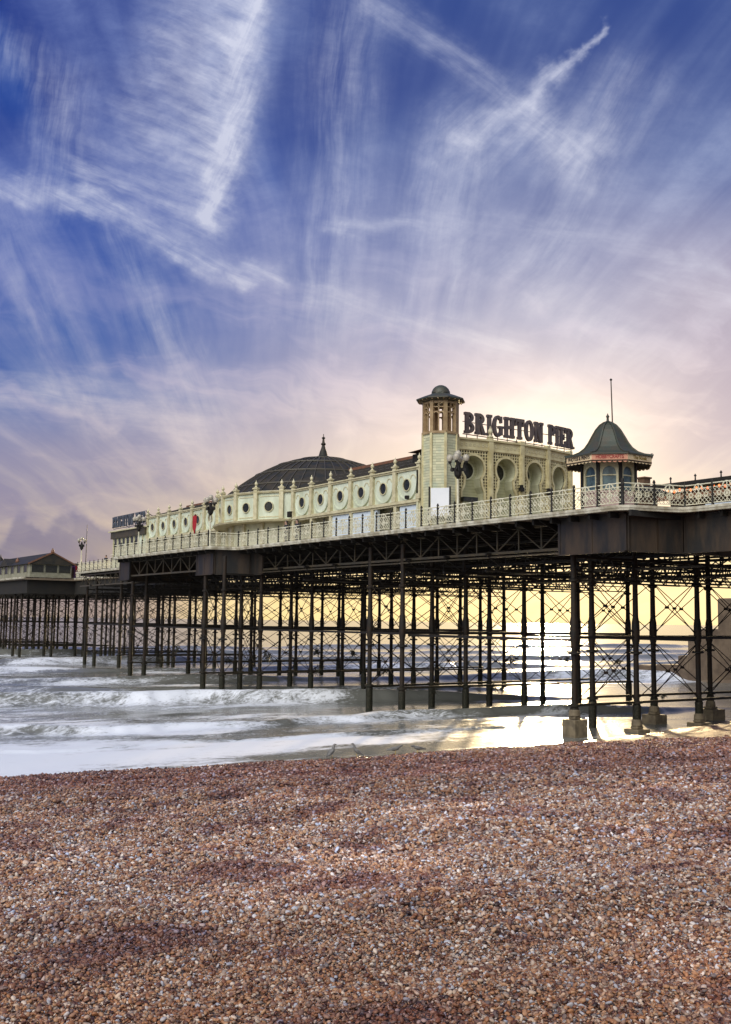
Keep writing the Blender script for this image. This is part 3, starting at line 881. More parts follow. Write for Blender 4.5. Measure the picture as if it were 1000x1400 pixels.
def arched(p, q, z0, z1):
    """Transverse lattice with small arched webs along its foot."""
    (xa, ya), (xb, yb) = p, q
    P = lambda t, z: (xa+(xb-xa)*t, ya+(yb-ya)*t, z)
    n = 5; m = MB()
    m.bar(P(0, z1), P(1, z1), .14, .14).bar(P(0, z0+.04), P(1, z0+.04), .12, .08).bar(P(0, z0+.42), P(1, z0+.42), .08, .07)
    for i in range(n):
        a, b = i/n, (i+1)/n; c = (a+b)/2
        m.bar(P(a, z1), P(c, z0+.42), .06, .05).bar(P(c, z0+.42), P(b, z1), .06, .045)
        pr = None
        for k in range(7):
            s = k/6; zz = z0+.06+.36*sin(pi*s); cur = P(a+(b-a)*s, zz)
            if pr: m.bar(pr, cur, .05, .05)
            pr = cur
    return m


ROWS = [46.9, 52.3, 57.7, 63.1]
trestle('trestle on square concrete footings at the edge of the shingle',
        [(41.8, [42.0]+ROWS[:]), (45.2, ROWS[:])],
        foot=[(42.0, 41.8, .98, .95), (46.9, 41.8, 1.05, .22), (52.3, 41.8, 1.05, .35), (57.7, 41.8, 1.1, .5), (52.3, 45.2, 1.1, .55), (57.7, 45.2, 1.3, .7), (63.1, 45.2, 1.2, .7)], seed=1)
trestle('trestle standing in the surf where the sun glares, second out from the shingle', [(57.0, [41.5]+ROWS), (60.8, [41.5]+ROWS)], seed=2)
trestle('trestle in the sea under the bulging deck before the domed hall', [(77.5, [38.6, 42.0]+ROWS+[68.5]), (81.0, [38.6, 42.0]+ROWS+[68.5])], seed=3)
trestle('trestle in the sea below the red shield banner and far end of the bulging deck', [(98.5, [40.6]+ROWS+[68.5]), (102.0, [40.6]+ROWS+[68.5])], seed=4)
trestle('trestle in the sea below the far block that carries the smaller sign', [(118.0, ROWS), (121.5, ROWS)], seed=5)
trestle('trestle in the sea between the far block and the gabled pavilion', [(131.8, [47.6]+ROWS[1:]), (135.3, [47.6]+ROWS[1:])], seed=6)
FARX = [47.2, 52.0, 57.0, 62.0]
for k, (Y, ds) in enumerate([(146, 'first of the dark trestles under the gabled pavilion'), (163, 'second of the dark trestles under the gabled pavilion'),
                             (172, 'third of the dark trestles under the gabled pavilion'), (182, 'fourth of the dark trestles under the gabled pavilion'),
                             (193, 'dark trestle beyond the gabled pavilion under the round roofed kiosk'), (206, 'farthest dark trestle out at the end of the pier')]):
    FX = FARX if Y > 158 else [55.0, 58.5, 62.0]
    trestle(ds, [(Y, FX), (Y+3.6, FX)], seed=20+k, girders=(k < 2))
# a trestle on the beach side, where the deck comes ashore
trestle('trestle up on the shingle where the deck comes ashore', [(24.0, [45.0, 51.0, 57.0, 63.0])], foot=[(45.0, 24.0, 1.2, 2.4), (51.0, 24.0, 1.2, 2.4), (57.0, 24.0, 1.2, 2.5)], seed=8, lower=False)

WEED = [cached(('weed', k), lambda k=k: weed_mesh(k)) for k in range(4)]
for k, (X, Y, z, s) in enumerate([(49.4, 57.0, 1.7, 1.0), (50.2, 60.8, 3.2, .8), (44.2, 57.0, 1.6, .9), (54.5, 60.8, 3.3, 1.2), (55.5, 57.0, 1.7, .8), (49.2, 41.8, 2.0, .7),
                                  (47.1, 43.3, 4.0, .9), (44.6, 81.0, 3.0, 1.5), (47.6, 77.5, 2.0, 1.4), (49.6, 81.0, 3.4, 1.5), (52.3, 79.2, 3.3, 1.3), (54.6, 77.5, 1.8, 1.2),
                                  (44.0, 98.5, 3.2, 1.4), (49.6, 98.5, 2.0, 1.5), (55.0, 102.0, 3.3, 1.4), (42.9, 100.2, 2.0, 1.2), (60.2, 81.0, 3.2, 1.2), (60.2, 60.8, 3.3, .9)]):
    o = solo('seaweed', WEED[k % 4], None, 'seaweed', 'thing', (X, Y, z), 'seaweed caught on the pier rods')
    o['label'] = 'ragged dark seaweed clump caught on the iron rods under the pier'
    o.rotation_euler = (0, 0, k*1.3); o.scale = (s, s, s)


# ------------------------------------------------------------------ deck
def slab_part(parent, poly, z0, z1, mat, name): return part(name, MB().slab(poly, z0, z1), parent, mat=M[mat])


def edge_band(pts, z0, z1, out, back):
    """A band along a polyline of deck edge; the outside is to the left of travel (towards -X when travelling +Y)."""
    m = MB(); n = len(pts); off = []
    for i, (x, y) in enumerate(pts):
        ds = []
        for j in (i-1, i):
            if 0 <= j < n-1:
                dx, dy = pts[j+1][0]-pts[j][0], pts[j+1][1]-pts[j][1]; L = sqrt(dx*dx+dy*dy); ds.append((-dy/L, dx/L))
        nx, ny = sum(d[0] for d in ds), sum(d[1] for d in ds); L = sqrt(nx*nx+ny*ny); c = nx/L*ds[0][0]+ny/L*ds[0][1]
        off.append((nx/L/c, ny/L/c))
    prof = [(-back, z0), (out*.6, z0), (out*.75, z0+(z1-z0)*.35), (out, z0+(z1-z0)*.5), (out, z1), (-back, z1)]
    k = len(prof); vs, fs = [], []
    for (x, y), (ox, oy) in zip(pts, off):
        for d, z in prof: vs.append((x+ox*d, y+oy*d, z))
    for i in range(n-1):
        for e in range(k): fs.append((i*k+e, i*k+(e+1) % k, (i+1)*k+(e+1) % k, (i+1)*k+e))
    fs += [tuple(range(k)), tuple(range((n-1)*k+k-1, (n-1)*k-1, -1))]
    return m.add(vs, fs)


def smooth_edge(pts, r=.7, k=4):
    """Rounds the corners of a polyline."""
    out = [pts[0]]
    for a, b, c in zip(pts, pts[1:], pts[2:]):
        A, B, C = Vector(a), Vector(b), Vector(c)
        p, q = B+(A-B).normalized()*min(r, (A-B).length*.45), B+(C-B).normalized()*min(r, (C-B).length*.45)
        for i in range(k+1):
            t = i/k; out.append(tuple((p*(1-t)+B*t)*(1-t)+(B*(1-t)+q*t)*t))
    return out+[pts[-1]]


EDGE = [(43.3, -8), (43.3, 35.3), (39.9, 36.3), (39.9, 78.0), (37.5, 78.6), (37.5, 99.8), (40.0, 100.6)]
EDGE_C = [(45.2, 101.0), (46.5, 136.6), (53.5, 137.2)]
E1 = smooth_edge(EDGE)
deck = thing('pier_deck', 'long dark iron pier deck with a pale rounded edge, carried on trestles', 'pier deck', (55, 60, DZ))
slab_part(deck, [(p[0]+.05, p[1]) for p in E1] + [(69, 100.6), (71.5, 99.6), (71.5, 78.6), (69, 78), (69, 36.3), (65.7, 35.3), (65.7, -8)][::1], DZ-.22, DZ-.003, 'deck', 'floor_slab')
slab_part(deck, [(45.25, 100.7), (46.55, 136.5), (64, 137), (64, 100.7)], DZ-.22, DZ-.003, 'deck', 'floor_slab')
part('edge_band', edge_band(E1, DZ-.24, DZ+.02, .10, .12), deck, mat=M['fascia'])
part('edge_band', edge_band(EDGE_C, DZ-.24, DZ+.02, .10, .12), deck, mat=M['fascia'])
# soffit under the overhang and floor joists
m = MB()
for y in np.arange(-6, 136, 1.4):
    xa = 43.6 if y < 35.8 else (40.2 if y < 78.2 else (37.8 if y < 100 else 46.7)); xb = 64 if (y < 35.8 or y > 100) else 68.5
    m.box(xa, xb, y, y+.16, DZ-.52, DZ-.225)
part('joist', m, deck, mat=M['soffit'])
# side lattice girders
G0, G1 = 10.1, 11.62
for p, q, n, st in (((41.5, 41.9), (41.5, 56.9), 1.85, 'pratt'), ((41.5, 57.1), (41.5, 60.7), 1.8, 'cross'), ((41.5, 60.9), (41.5, 76.2), 1.9, 'pratt'),
                    ((38.7, 82.6), (38.7, 97.6), 1.9, 'vee'), ((46.2, 104.6), (46.2, 118), 1.9, 'vee'), ((46.3, 118.2), (46.9, 136), 1.9, 'vee')):
    part('lattice_girder', lattice(p, q, G0, G1, n), deck, mat=M['girder'])
for X in (46.9, 52.3, 57.7, 63.1, 68.0):
    for ya, yb in ((36.5, 57), (57.2, 77.4), (77.7, 98.4), (98.6, 118)):
        part('lattice_girder', lattice((X, ya), (X, yb), 9.85, 11.4, 2.6, .10, 'warren', .16, .2), deck, mat=M['iron'])
for y in list(np.arange(48, 57, 4)) + list(np.arange(65, 77, 4)) + list(np.arange(85.5, 98, 4)) + [106, 110, 114, 126, 131]:
    part('cross_girder', lattice((41.0 if y < 100 else 46.4, y), (68 if y < 100 else 63, y), 9.1, 10.2, 1.6, .07, 'warren', .12, .14), deck, mat=M['iron'])
part('bottom_rail', MB().bar((41.5, 37, 9.95), (41.5, 77, 9.95), .30, .07).bar((46.9, 37, 9.25), (46.9, 77, 9.25), .2, .1).bar((52.3, 37, 8.95), (52.3, 98, 8.95), .2, .1), deck, mat=M['girder'])
for X in (42.0, 52.3):
    part('long_tie_beam', MB().bar((X, 41.8, 5.2), (X, 57.0, 5.2), .1, .16).bar((X-.4, 60.8, 5.3), (X-.4, 77.5, 5.3), .1, .14).bar((X-.6, 81, 5.3), (X-.6, 98.5, 5.3), .1, .14), deck, mat=M['iron'])
part('long_tie_beam', MB().bar((47, 102, 5.3), (47.3, 132, 5.3), .12, .18), deck, mat=M['iron'])


# plated box girders at the corners
def plated(p, q, z0, z1, n):
    (xa, ya), (xb, yb) = p, q
    m = MB().bar((xa, ya, (z0+z1)/2), (xb, yb, (z0+z1)/2), .10, z1-z0)
    m.bar((xa, ya, z0+.03), (xb, yb, z0+.03), .34, .06).bar((xa, ya, z1-.03), (xb, yb, z1-.03), .34, .06)
    for i in range(n+1):
        t = i/n; x, y = xa+(xb-xa)*t, ya+(yb-ya)*t
        m.bar((x, y, z0+.06), (x, y, z1-.06), .16, .16)
    return m


for p, q, n in (((40.9, 37.0), (40.9, 41.7), 2), ((41.0, 36.9), (44.1, 36.0), 2), ((44.1, 35.9), (44.1, -6), 12), ((44.2, 36.05), (66, 36.05), 8),
                ((38.5, 79.4), (38.5, 82.5), 1), ((38.6, 79.3), (41.3, 78.3), 1), ((41.4, 78.2), (41.4, 76.3), 1), ((38.5, 97.7), (38.5, 100.2), 1), ((38.7, 100.2), (46, 100.3), 3), ((46.1, 100.4), (46.1, 104.5), 2)):
    part('plated_girder', plated(p, q, 9.75, 11.75, n), deck, mat=M['plate'])
# brackets that carry the overhang
for y in np.arange(42.5, 77, 1.85):
    m = MB().add([(41.5, y-.03, 11.6), (40.15, y-.03, 11.74), (40.15, y-.03, 11.64), (41.5, y-.03, 11.1), (41.5, y+.03, 11.6), (40.15, y+.03, 11.74), (40.15, y+.03, 11.64), (41.5, y+.03, 11.1)],
          [(0, 1, 2, 3), (7, 6, 5, 4), (0, 4, 5, 1), (1, 5, 6, 2), (2, 6, 7, 3), (3, 7, 4, 0)])
    part('overhang_bracket', m, deck, mat=M['iron'])

# outer deck that carries the gabled pavilion
odeck = thing('outer_pier_deck', 'shadowed outer stretch of pier deck under the gabled pavilion', 'pier deck', (56, 175, DZ))
OP = [(53.6, 137.4), (53.6, 158.2), (46.2, 158.2), (46.2, 186), (50.0, 187), (50.0, 216), (68, 216), (68, 137.4)]
slab_part(odeck, OP, DZ-.4, DZ-.004, 'deck', 'floor_slab')
part('edge_band', edge_band([(53.6, 137.5), (53.6, 158.3), (46.1, 158.3), (46.1, 186), (50.0, 187), (50.0, 216)], DZ-.26, DZ+.02, .1, .1), odeck, mat=M['fascia'])
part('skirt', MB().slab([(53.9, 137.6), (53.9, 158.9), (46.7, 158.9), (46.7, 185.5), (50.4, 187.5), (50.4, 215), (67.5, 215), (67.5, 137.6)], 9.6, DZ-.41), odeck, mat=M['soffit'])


# ------------------------------------------------------------------ railings
RH = 1.12


def panel_mesh(L, dense=True):
    """Cast panel of crossed bars round a rosette, local: x along, z up."""
    m = MB(); z0, z1 = .14, .92; pitch = .235 if dense else .34; w = .027 if dense else .04
    a, b = .05, L-.05; H = z1-z0
    t = -H
    while t < b-a:
        for sgn in (1, -1):
            p0 = [max(0, t), None]; s0, s1 = max(0, -t), min(H, (b-a)-t)
            if s1-s0 > .06:
                x0, x1 = a+t+s0, a+t+s1
                if sgn < 0: x0, x1 = a+b-x0, a+b-x1
                off = .012*sgn
                m.bar((x0, off, z0+s0), (x1, off, z0+s1), w, w*.6)
        t += pitch
    m.bar((a, 0, z0), (b, 0, z0), .035, .04).bar((a, 0, z1), (b, 0, z1), .035, .04)
    c = L/2
    m.disc_ring((c, (z0+z1)/2), .13, .18, -.03, .03, 14); m.disc_ring((c, (z0+z1)/2), 0.02, .07, -.028, .028, 10)
    m.disc_ring((c, z1-.02), .22, .27, -.032, .032, 14, 0, pi)
    m.bar((c, 0, z0), (c, 0, RH), .05, .04)
    for s in (-1, 1): m.disc_ring((c+s*L*.27, (z0+z1)/2+.05), .09, .13, -.03, .03, 12)
    return m


def post_mesh():
    return MB().lathe([(.075, 0), (.075, .12), (.062, .16), (.055, .95), (.075, 1.0), (.075, 1.1), (.055, 1.15), (.08, 1.22), (.03, 1.34)], 8).mesh('post', M['iron'], True)


def railing(name, label, pts, spacing=1.69, dense=True):
    t = thing(name, label, 'railing', (pts[0][0], pts[0][1], DZ), group='ornate railings round the pier deck')
    pm = cached('post', post_mesh); hr = MB()
    for (xa, ya), (xb, yb) in zip(pts, pts[1:]):
        L = sqrt((xb-xa)**2+(yb-ya)**2); n = max(1, round(L/spacing)); s = L/n; ang = atan2(yb-ya, xb-xa)
        pan = cached(('panel', round(s, 2), dense), lambda: panel_mesh(s, dense).mesh('panel', M['lace']))
        for i in range(n):
            x, y = xa+(xb-xa)*i/n, ya+(yb-ya)*i/n
            part('post', pm, t, local=True, loc=(x-pts[0][0], y-pts[0][1], .02))
            part('panel', pan, t, local=True, loc=(x-pts[0][0], y-pts[0][1], .02), rot=(0, 0, ang))
        hr.bar((xa, ya, DZ+RH+.02), (xb, yb, DZ+RH+.02), .07, .05)
    part('post', pm, t, local=True, loc=(pts[-1][0]-pts[0][0], pts[-1][1]-pts[0][1], .02))
    part('handrail', hr, t, mat=M['lace'])


railing('railing', 'ornate ivory railing before the octagonal kiosk and the stall with orange lights', [(43.45, 20.0), (43.45, 35.35), (40.05, 36.4)])
railing('railing', 'longest ornate ivory railing, before the keyhole arches, tower and white hoarding', [(40.05, 36.45), (40.05, 78.0)])
railing('railing', 'ornate railing on the bulging deck before the domed hall', [(40.05, 78.05), (37.65, 78.7), (37.65, 99.7), (40.0, 100.5)])
railing('railing', 'distant railing between the far sign block and the gabled pavilion', [(45.35, 101.2), (46.6, 136.5)], dense=False)
railing('railing', 'short railing beside the gabled pavilion at the purple stall', [(53.75, 138), (53.75, 158.1)], dense=False)

# ------------------------------------------------------------------ buildings on the pier
WX = 46.5


def finial_mesh(s=1.0):
    return MB().lathe([(.20*s, 0), (.30*s, .04*s), (.30*s, .12*s), (.16*s, .2*s), (.11*s, .34*s), (.20*s, .42*s), (.25*s, .58*s), (.20*s, .76*s), (.07*s, .88*s), (.03*s, 1.12*s)], 10).mesh('finial', M['trim'], True)


def round_window(T, a, z, r, d0=.0, mat='glass', name='window', frame_mat='trim', parent=None, bars=False):
    m = MB(T); n = 28
    m.prism([(a+r*cos(2*pi*i/n), z+r*sin(2*pi*i/n)) for i in range(n)], d0+.01, d0+.03)
    w = part(name, m, parent, mat=M[mat])
    f = MB(T).disc_ring((a, z), r*.98, r*1.12, d0+.005, d0+.10, n)
    if bars:
        f.prism([(a-r*.96, z-.02), (a+r*.96, z-.02), (a+r*.96, z+.02), (a-r*.96, z+.02)], d0+.028, d0+.055)
        f.prism([(a-.02, z-r*.96), (a+.02, z-r*.96), (a+.02, z+r*.96), (a-.02, z+r*.96)], d0+.027, d0+.052)
    part('frame', f, w, mat=M[frame_mat])
    return w


def u_shape(a, z0, z1, r):
    """Shield outline: straight sides, round foot."""
    zc = z0+r; n = 16
    return [(a-r, z1), (a-r, zc)] + [(a-r*cos(pi*i/n), zc-r*sin(pi*i/n)) for i in range(1, n)] + [(a+r, zc), (a+r, z1)]


def arcade(parent, y0, n, pitch, hoard, zt=17.25, zg=15.0, first=0):
    """A run of arcade wall: tall bays with round windows over an open ground floor. a runs along +Y, d towards the viewer."""
    T = frame(WX, y0, 0, 1); L = n*pitch
    part('upper_wall', MB(T).box(0, L, -.25, 0, zg, zt), parent, mat=M['pale_green'])
    part('cornice', MB(T).box(-.1, L+.1, 0, .26, zg-.16, zg+.06).box(-.1, L+.1, 0, .14, zg-.30, zg-.16), parent, mat=M['trim'])
    part('eave', MB(T).box(-.1, L+.1, -.3, .20, zt, zt+.13).box(-.1, L+.1, -.3, .30, zt+.13, zt+.22), parent, mat=M['trim'])
    g = MB(T).box(0, L, -1.5, -1.3, DZ, zg-.02)
    for k in range(n*2): g.box(k*pitch/2+.1, k*pitch/2+.28, -1.3, -1.2, DZ, zg-.05)
    part('ground_wall', g, parent, mat=M['cream'])
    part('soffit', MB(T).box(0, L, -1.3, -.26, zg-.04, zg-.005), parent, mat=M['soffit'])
    for ha, hb in hoard:
        h = MB(T).box(ha, hb, -.28, -.02, DZ, zg-.31)
        for q in np.arange(ha+.9, hb-.3, 1.2): h.box(q, q+.03, -.02, -.008, DZ, zg-.34)
        part('hoarding', h, parent, mat=M['hoarding'])
    ptop = zt+.42
    for k in range(n+1):
        a = k*pitch
        p = MB(T).box(a-.20, a+.20, 0, .24, zg+.06, ptop).box(a-.28, a+.28, -.05, .32, ptop, ptop+.10).box(a-.24, a+.24, .0, .28, zg+.06, zg+.45)
        p.box(a-.16, a+.16, -.3, .14, DZ, zg-.3)
        o = part('pilaster', p, parent, mat=M['trim'])
        f = bpy.data.objects.new('finial', cached(('fin', 1), lambda: finial_mesh(.62))); COL.objects.link(f); f.parent = o
        f.location = T(a, .12, ptop+.10)
    for k in range(n):
        a = (k+.5)*pitch; r = pitch*.5-.34
        s = MB(T).prism(u_shape(a, zg+.10, zt-.02, r), .005, .09)
        s.disc_ring((a, zg+.10+r), r-.10, r, .09, .15, 24, pi, 2*pi)
        part('shield_panel', s, parent, mat=M['pale_green'])
        q = MB(T)
        for sg in (-1, 1): q.disc_ring((a+sg*r*.62, zt-.62), .26, .33, .092, .13, 12, 0, pi)
        part('moulding', q, parent, mat=M['trim'])
        round_window(T, a, zg+1.22, .43, .09, parent=parent)


def lean_roof(parent, y0, y1, zt=17.45, ridge=(52.6, 19.75), pitch=1.0):
    """Glazed lean-to slope with seams, rising to a rusty ridge and falling away behind."""
    X0 = WX-.1; XR, ZR = ridge; X2 = XR+6
    part('roof', MB().add([(X0, y0, zt), (XR, y0, ZR), (X2, y0, zt), (X0, y1, zt), (XR, y1, ZR), (X2, y1, zt), (X2, y0, 15), (X2, y1, 15)],
                          [(0, 1, 4, 3), (1, 2, 5, 4), (0, 2, 1), (3, 4, 5), (2, 6, 7, 5)]), parent, mat=M['slate'])
    m = MB()
    for y in np.arange(y0+.2, y1, pitch): m.bar((X0, y, zt+.05), (XR, y, ZR+.05), .09, .07)
    for t in (.33, .66): m.bar((X0+(XR-X0)*t, y0, zt+(ZR-zt)*t+.06), (X0+(XR-X0)*t, y1, zt+(ZR-zt)*t+.06), .06, .05)
    part('roof_rib', m, parent, mat=M['ribbing'])
    part('ridge', MB().box(XR-.55, XR+.55, y0, y1, ZR-.14, ZR+.10), parent, mat=M['rust_roof'])


ar = thing('amusement_arcade', 'pale green arcade with round windows and ball topped pilasters beside the tall tower', 'arcade building', (WX, 62, DZ))
arcade(ar, 61.75, 6, 3.06, [(.0, 2.6), (5.6, 12.4)])
lean_roof(ar, 61.9, 80.0)
part('end_wall', MB().box(WX-.24, 58, 61.75, 61.95, DZ, 17.2), ar, mat=M['cream'])
part('vent', MB(frame(WX, 61.75, 0, 1)).box(1.2, 1.5, .15, .35, 15.15, 15.4), ar, mat=M['iron'])
ar2 = thing('amusement_arcade', 'pale green arcade with round windows between the dome and the far sign block', 'arcade building', (WX, 95, DZ))
arcade(ar2, 95.1, 6, 2.95, [])
lean_roof(ar2, 95.3, 112.6, ridge=(51.5, 19.0))

# ---- domed hall
DC, DR = (54.1, 87.75), 10.1
hall = thing('domed_hall', 'round pale green hall under a low dark ribbed dome with spiked top', 'domed hall', (DC[0], DC[1], DZ))
NS = 24
vert = lambda i, r: (DC[0]+r*cos(2*pi*(i+.5)/NS), DC[1]+r*sin(2*pi*(i+.5)/NS))
part('upper_wall', MB().lathe([(DR, 15.0), (DR, 17.35)], NS, (DC[0], DC[1], 0), .5), hall, mat=M['pale_green'])
part('ground_wall', MB().lathe([(DR-1.0, DZ), (DR-1.0, 14.95)], NS, (DC[0], DC[1], 0), .5), hall, mat=M['cream'])
part('cornice', MB().lathe([(DR-.6, 14.78), (DR+.45, 14.80), (DR+.52, 14.95), (DR+.1, 15.04), (DR-.2, 15.04)], NS, (DC[0], DC[1], 0), .5), hall, mat=M['trim'])
part('eave', MB().lathe([(DR-.3, 17.35), (DR+.18, 17.36), (DR+.26, 17.50), (DR+.1, 17.58), (DR-.3, 17.60)], NS, (DC[0], DC[1], 0), .5), hall, mat=M['trim'])
prof = [(DR-.35, 17.3)]
ZA = 21.9
for k in range(13):
    r = 9.75*(1-k/12.0)
    prof.append((max(r, .02), ZA - .0465*r**2 + .00))
dome = part('dome_roof', MB().lathe(prof, 48, (DC[0], DC[1], 0)), hall, mat=M['slate'], smooth=True)
m = MB()
for i in range(48):
    t = 2*pi*i/48; pr = None
    for r, z in prof[1:12]:
        cur = (DC[0]+r*cos(t), DC[1]+r*sin(t), z+.05)
        if pr: m.bar(pr, cur, .07, .08)
        pr = cur
part('dome_rib', m, hall, mat=M['ribbing'])
m = MB()
for r in (8.6, 6.6, 4.4, 2.2):
    pr = None
    for i in range(49):
        t = 2*pi*i/48; cur = (DC[0]+r*cos(t), DC[1]+r*sin(t), ZA-.0465*r*r+.06)
        if pr: m.bar(pr, cur, .13, .12)
        pr = cur
part('dome_band', m, hall, mat=M['ribbing'])
part('dome_finial', MB().lathe([(.9, ZA-.10), (.8, ZA+.15), (.45, ZA+.28), (.34, ZA+.70), (.24, ZA+.95), (.15, ZA+1.3), (.26, ZA+1.45), (.13, ZA+1.62), (.10, ZA+1.95), (.2, ZA+2.05), (.04, ZA+2.2), (.03, ZA+2.45)], 12, (DC[0], DC[1], 0)), hall, mat=M['slate'], smooth=True)
for i in range(NS):
    x, y = vert(i, DR)
    if x > WX+1.2: continue
    ang = 2*pi*(i+.5)/NS
    Tp = frame(x, y, sin(ang), -cos(ang)) if False else None
    u = (cos(ang), sin(ang)); t = (-u[1], u[0])
    def TT(a, d, z, x=x, y=y, u=u, t=t): return (x+t[0]*a+u[0]*d, y+t[1]*a+u[1]*d, z)
    o = part('pilaster', MB(TT).box(-.20, .20, -.1, .22, 15.04, 17.75).box(-.28, .28, -.1, .30, 17.75, 17.86).box(-.16, .16, -1.0, -.75, DZ, 14.8), hall, mat=M['trim'])
    f = bpy.data.objects.new('finial', cached(('fin', 1), lambda: finial_mesh(.62))); COL.objects.link(f); f.parent = o; f.location = TT(0, .1, 17.86)
for i in range(NS):
    (xa, ya), (xb, yb) = vert(i, DR), vert(i+1, DR)
    if (xa+xb)/2 > WX+.4: continue
    L = sqrt((xb-xa)**2+(yb-ya)**2)
    T = frame(xb, yb, xa-xb, ya-yb)
    round_window(T, L/2, 16.15, .43, .0, parent=hall)
    part('facet_moulding', MB(T).box(.35, L-.35, .0, .04, 15.2, 15.28).box(.35, L-.35, 0, .04, 17.05, 17.12), hall, mat=M['trim'])
part('vent_box', MB().box(46.0, 46.5, 80.0, 80.5, 15.06, 15.55), hall, mat=M['iron'])

# ---- entrance front with keyhole arches
front = thing('entrance_front', 'cream screen front with four keyhole arches under the big letters', 'facade', (54.5, 60, DZ))
PTS = [(48.75, 60.45), (51.65, 59.95), (54.6, 59.75), (57.6, 60.05), (60.7, 60.75)]
ZC, ZT = 18.85, 19.72
AR, ACZ = 1.0, 17.5


def keyhole(a):
    """Outline of a keyhole arch, floor to floor, clockwise from the floor on one side."""
    n = 26; nk = .70; ang = math.acos(nk/AR)
    pts = [(a-1.0, DZ), (a-1.0, 15.7), (a-.78, 16.15)]
    st, en = pi+ang, -ang
    for i in range(n+1):
        t = st + (en-st)*i/n; pts.append((a+AR*cos(t), ACZ+AR*sin(t)))
    return pts + [(a+.78, 16.15), (a+1.0, 15.7), (a+1.0, DZ)]


def half_width(z, rim=.10):
    """Half-width of the opening at height z, rim included (0 above it)."""
    if z <= 15.7: return 1.0+rim
    nz = ACZ-AR*sin(math.acos(.70))
    if z < 16.15: return 1.0-.22*(z-15.7)/.45+rim
    if z < nz: return .78-.08*(z-16.15)/(nz-16.15)+rim
    q = (AR+rim)**2-(z-ACZ)**2
    return sqrt(q) if q > 0 else 0.0


for k, (pa, pb) in enumerate(zip(PTS, PTS[1:])):
    T = frame(pb[0], pb[1], pa[0]-pb[0], pa[1]-pb[1]); L = sqrt((pb[0]-pa[0])**2+(pb[1]-pa[1])**2); c = L/2
    g = MB(T); pitch = .225; w = .078; z0, z1 = 14.0, ZC
    for a in np.arange(.2, L-.15, pitch):
        dx = abs(a-c); cuts = []
        zz = z0; on = None
        for z in np.arange(z0, z1+.02, .03):
            solid = half_width(z) <= dx-w*.3
            if solid and on is None: on = z
            if (not solid or z >= z1-.02) and on is not None:
                if z-on > .05: g.box(a-w/2, a+w/2, -.06, 0.0, on, z)
                on = None
    for z in np.arange(z0+.1, z1, pitch):
        hw = half_width(z)
        if hw > 0: g.box(.2, c-hw, -.063, -.004, z-w/2, z+w/2).box(c+hw, L-.2, -.063, -.004, z-w/2, z+w/2)
        else: g.box(.2, L-.2, -.063, -.004, z-w/2, z+w/2)
    part('lattice_screen', g, front, mat=M['cream_warm'])
    # dark backing behind the screen, cut by the same opening
    key = keyhole(c)
    half = len(key)//2
    lp = [(0, DZ)] + key[:half+1] + [(c, ZC), (0, ZC)]
    rp = [(L, ZC), (c, ZC)] + key[half:] + [(L, DZ)]
    part('screen_backing', MB(T).prism(lp, -.24, -.16).prism(rp, -.24, -.16), front, mat=M['hole'])
    # rim and reveal of the arch
    rim = MB(T); rev = MB(T)
    for (a0, q0), (a1, q1) in zip(key, key[1:]):
        rim.bar((a0, .0, q0), (a1, 0, q1), .16, .16, up=(0, 1, 0) if abs(q1-q0) < 9 else (1, 0, 0))
        rev.add([(a0, -.02, q0), (a1, -.02, q1), (a1, -1.15, q1), (a0, -1.15, q0)], [(0, 1, 2, 3)])
    part('arch_rim', rim, front, mat=M['cream_warm'])
    part('arch_reveal', rev, front, mat=M['cream'])
    part('recess_wall', MB(T).box(.05, L-.05, -1.3, -1.15, DZ, ZC), front, mat=M['siding'])
    round_window(T, c, ACZ-.05, .64, -1.15, parent=front, frame_mat='cream')
    # cornice and frieze
    part('cornice', MB(T).box(-.02, L+.02, -.3, .10, ZC, ZC+.12).box(-.02, L+.02, -.25, .04, ZC+.12, ZT-.14).box(-.02, L+.02, -.3, .20, ZT-.14, ZT), front, mat=M['cream_warm'])
    fr = MB(T)
    for a in np.arange(.3, L-.2, .36): fr.disc_ring((a, ZC+.38), .06, .11, .04, .075, 10)
    part('frieze_moulding', fr, front, mat=M['trim'])
    if k in (1, 2): part('wall_lantern', MB(T).box(.05, .40, .16, .42, 16.0, 16.3).box(.12, .33, .2, .38, 16.3, 16.5).box(.2, .26, .0, .2, 16.45, 16.5), front, mat=M['iron'])
for k, (x, y) in enumerate(PTS):
    pa, pb = PTS[max(0, k-1)], PTS[min(4, k+1)]
    T = frame(x, y, pa[0]-pb[0], pa[1]-pb[1])
    o = part('pilaster', MB(T).box(-.20, .20, -.2, .16, DZ, ZT+.16).box(-.10, .10, .16, .21, DZ+.5, ZC-.1), front, mat=M['cream_warm'])
    if k == 1:
        f = bpy.data.objects.new('finial', cached(('fin', 2), lambda: finial_mesh(.8))); COL.objects.link(f); f.parent = o; f.location = T(0, 0, ZT+.16)
# roof mass behind the front
part('roof', MB().add([(48.4, 61.9, 19.35), (61.2, 61.9, 19.35), (61.2, 66, 19.2), (48.4, 66, 19.2), (54.7, 60.4, 19.95)], [(0, 1, 4), (1, 2, 4), (2, 3, 4), (3, 0, 4), (0, 3, 2, 1)]), front, mat=M['rust_roof'])
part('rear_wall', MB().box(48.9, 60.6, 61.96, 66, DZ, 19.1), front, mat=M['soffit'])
part('counter', MB(frame(50.6, 60.1, -1, .17)).box(.3, 1.5, .02, .5, 14.9, 15.25), front, mat=M['glass'])

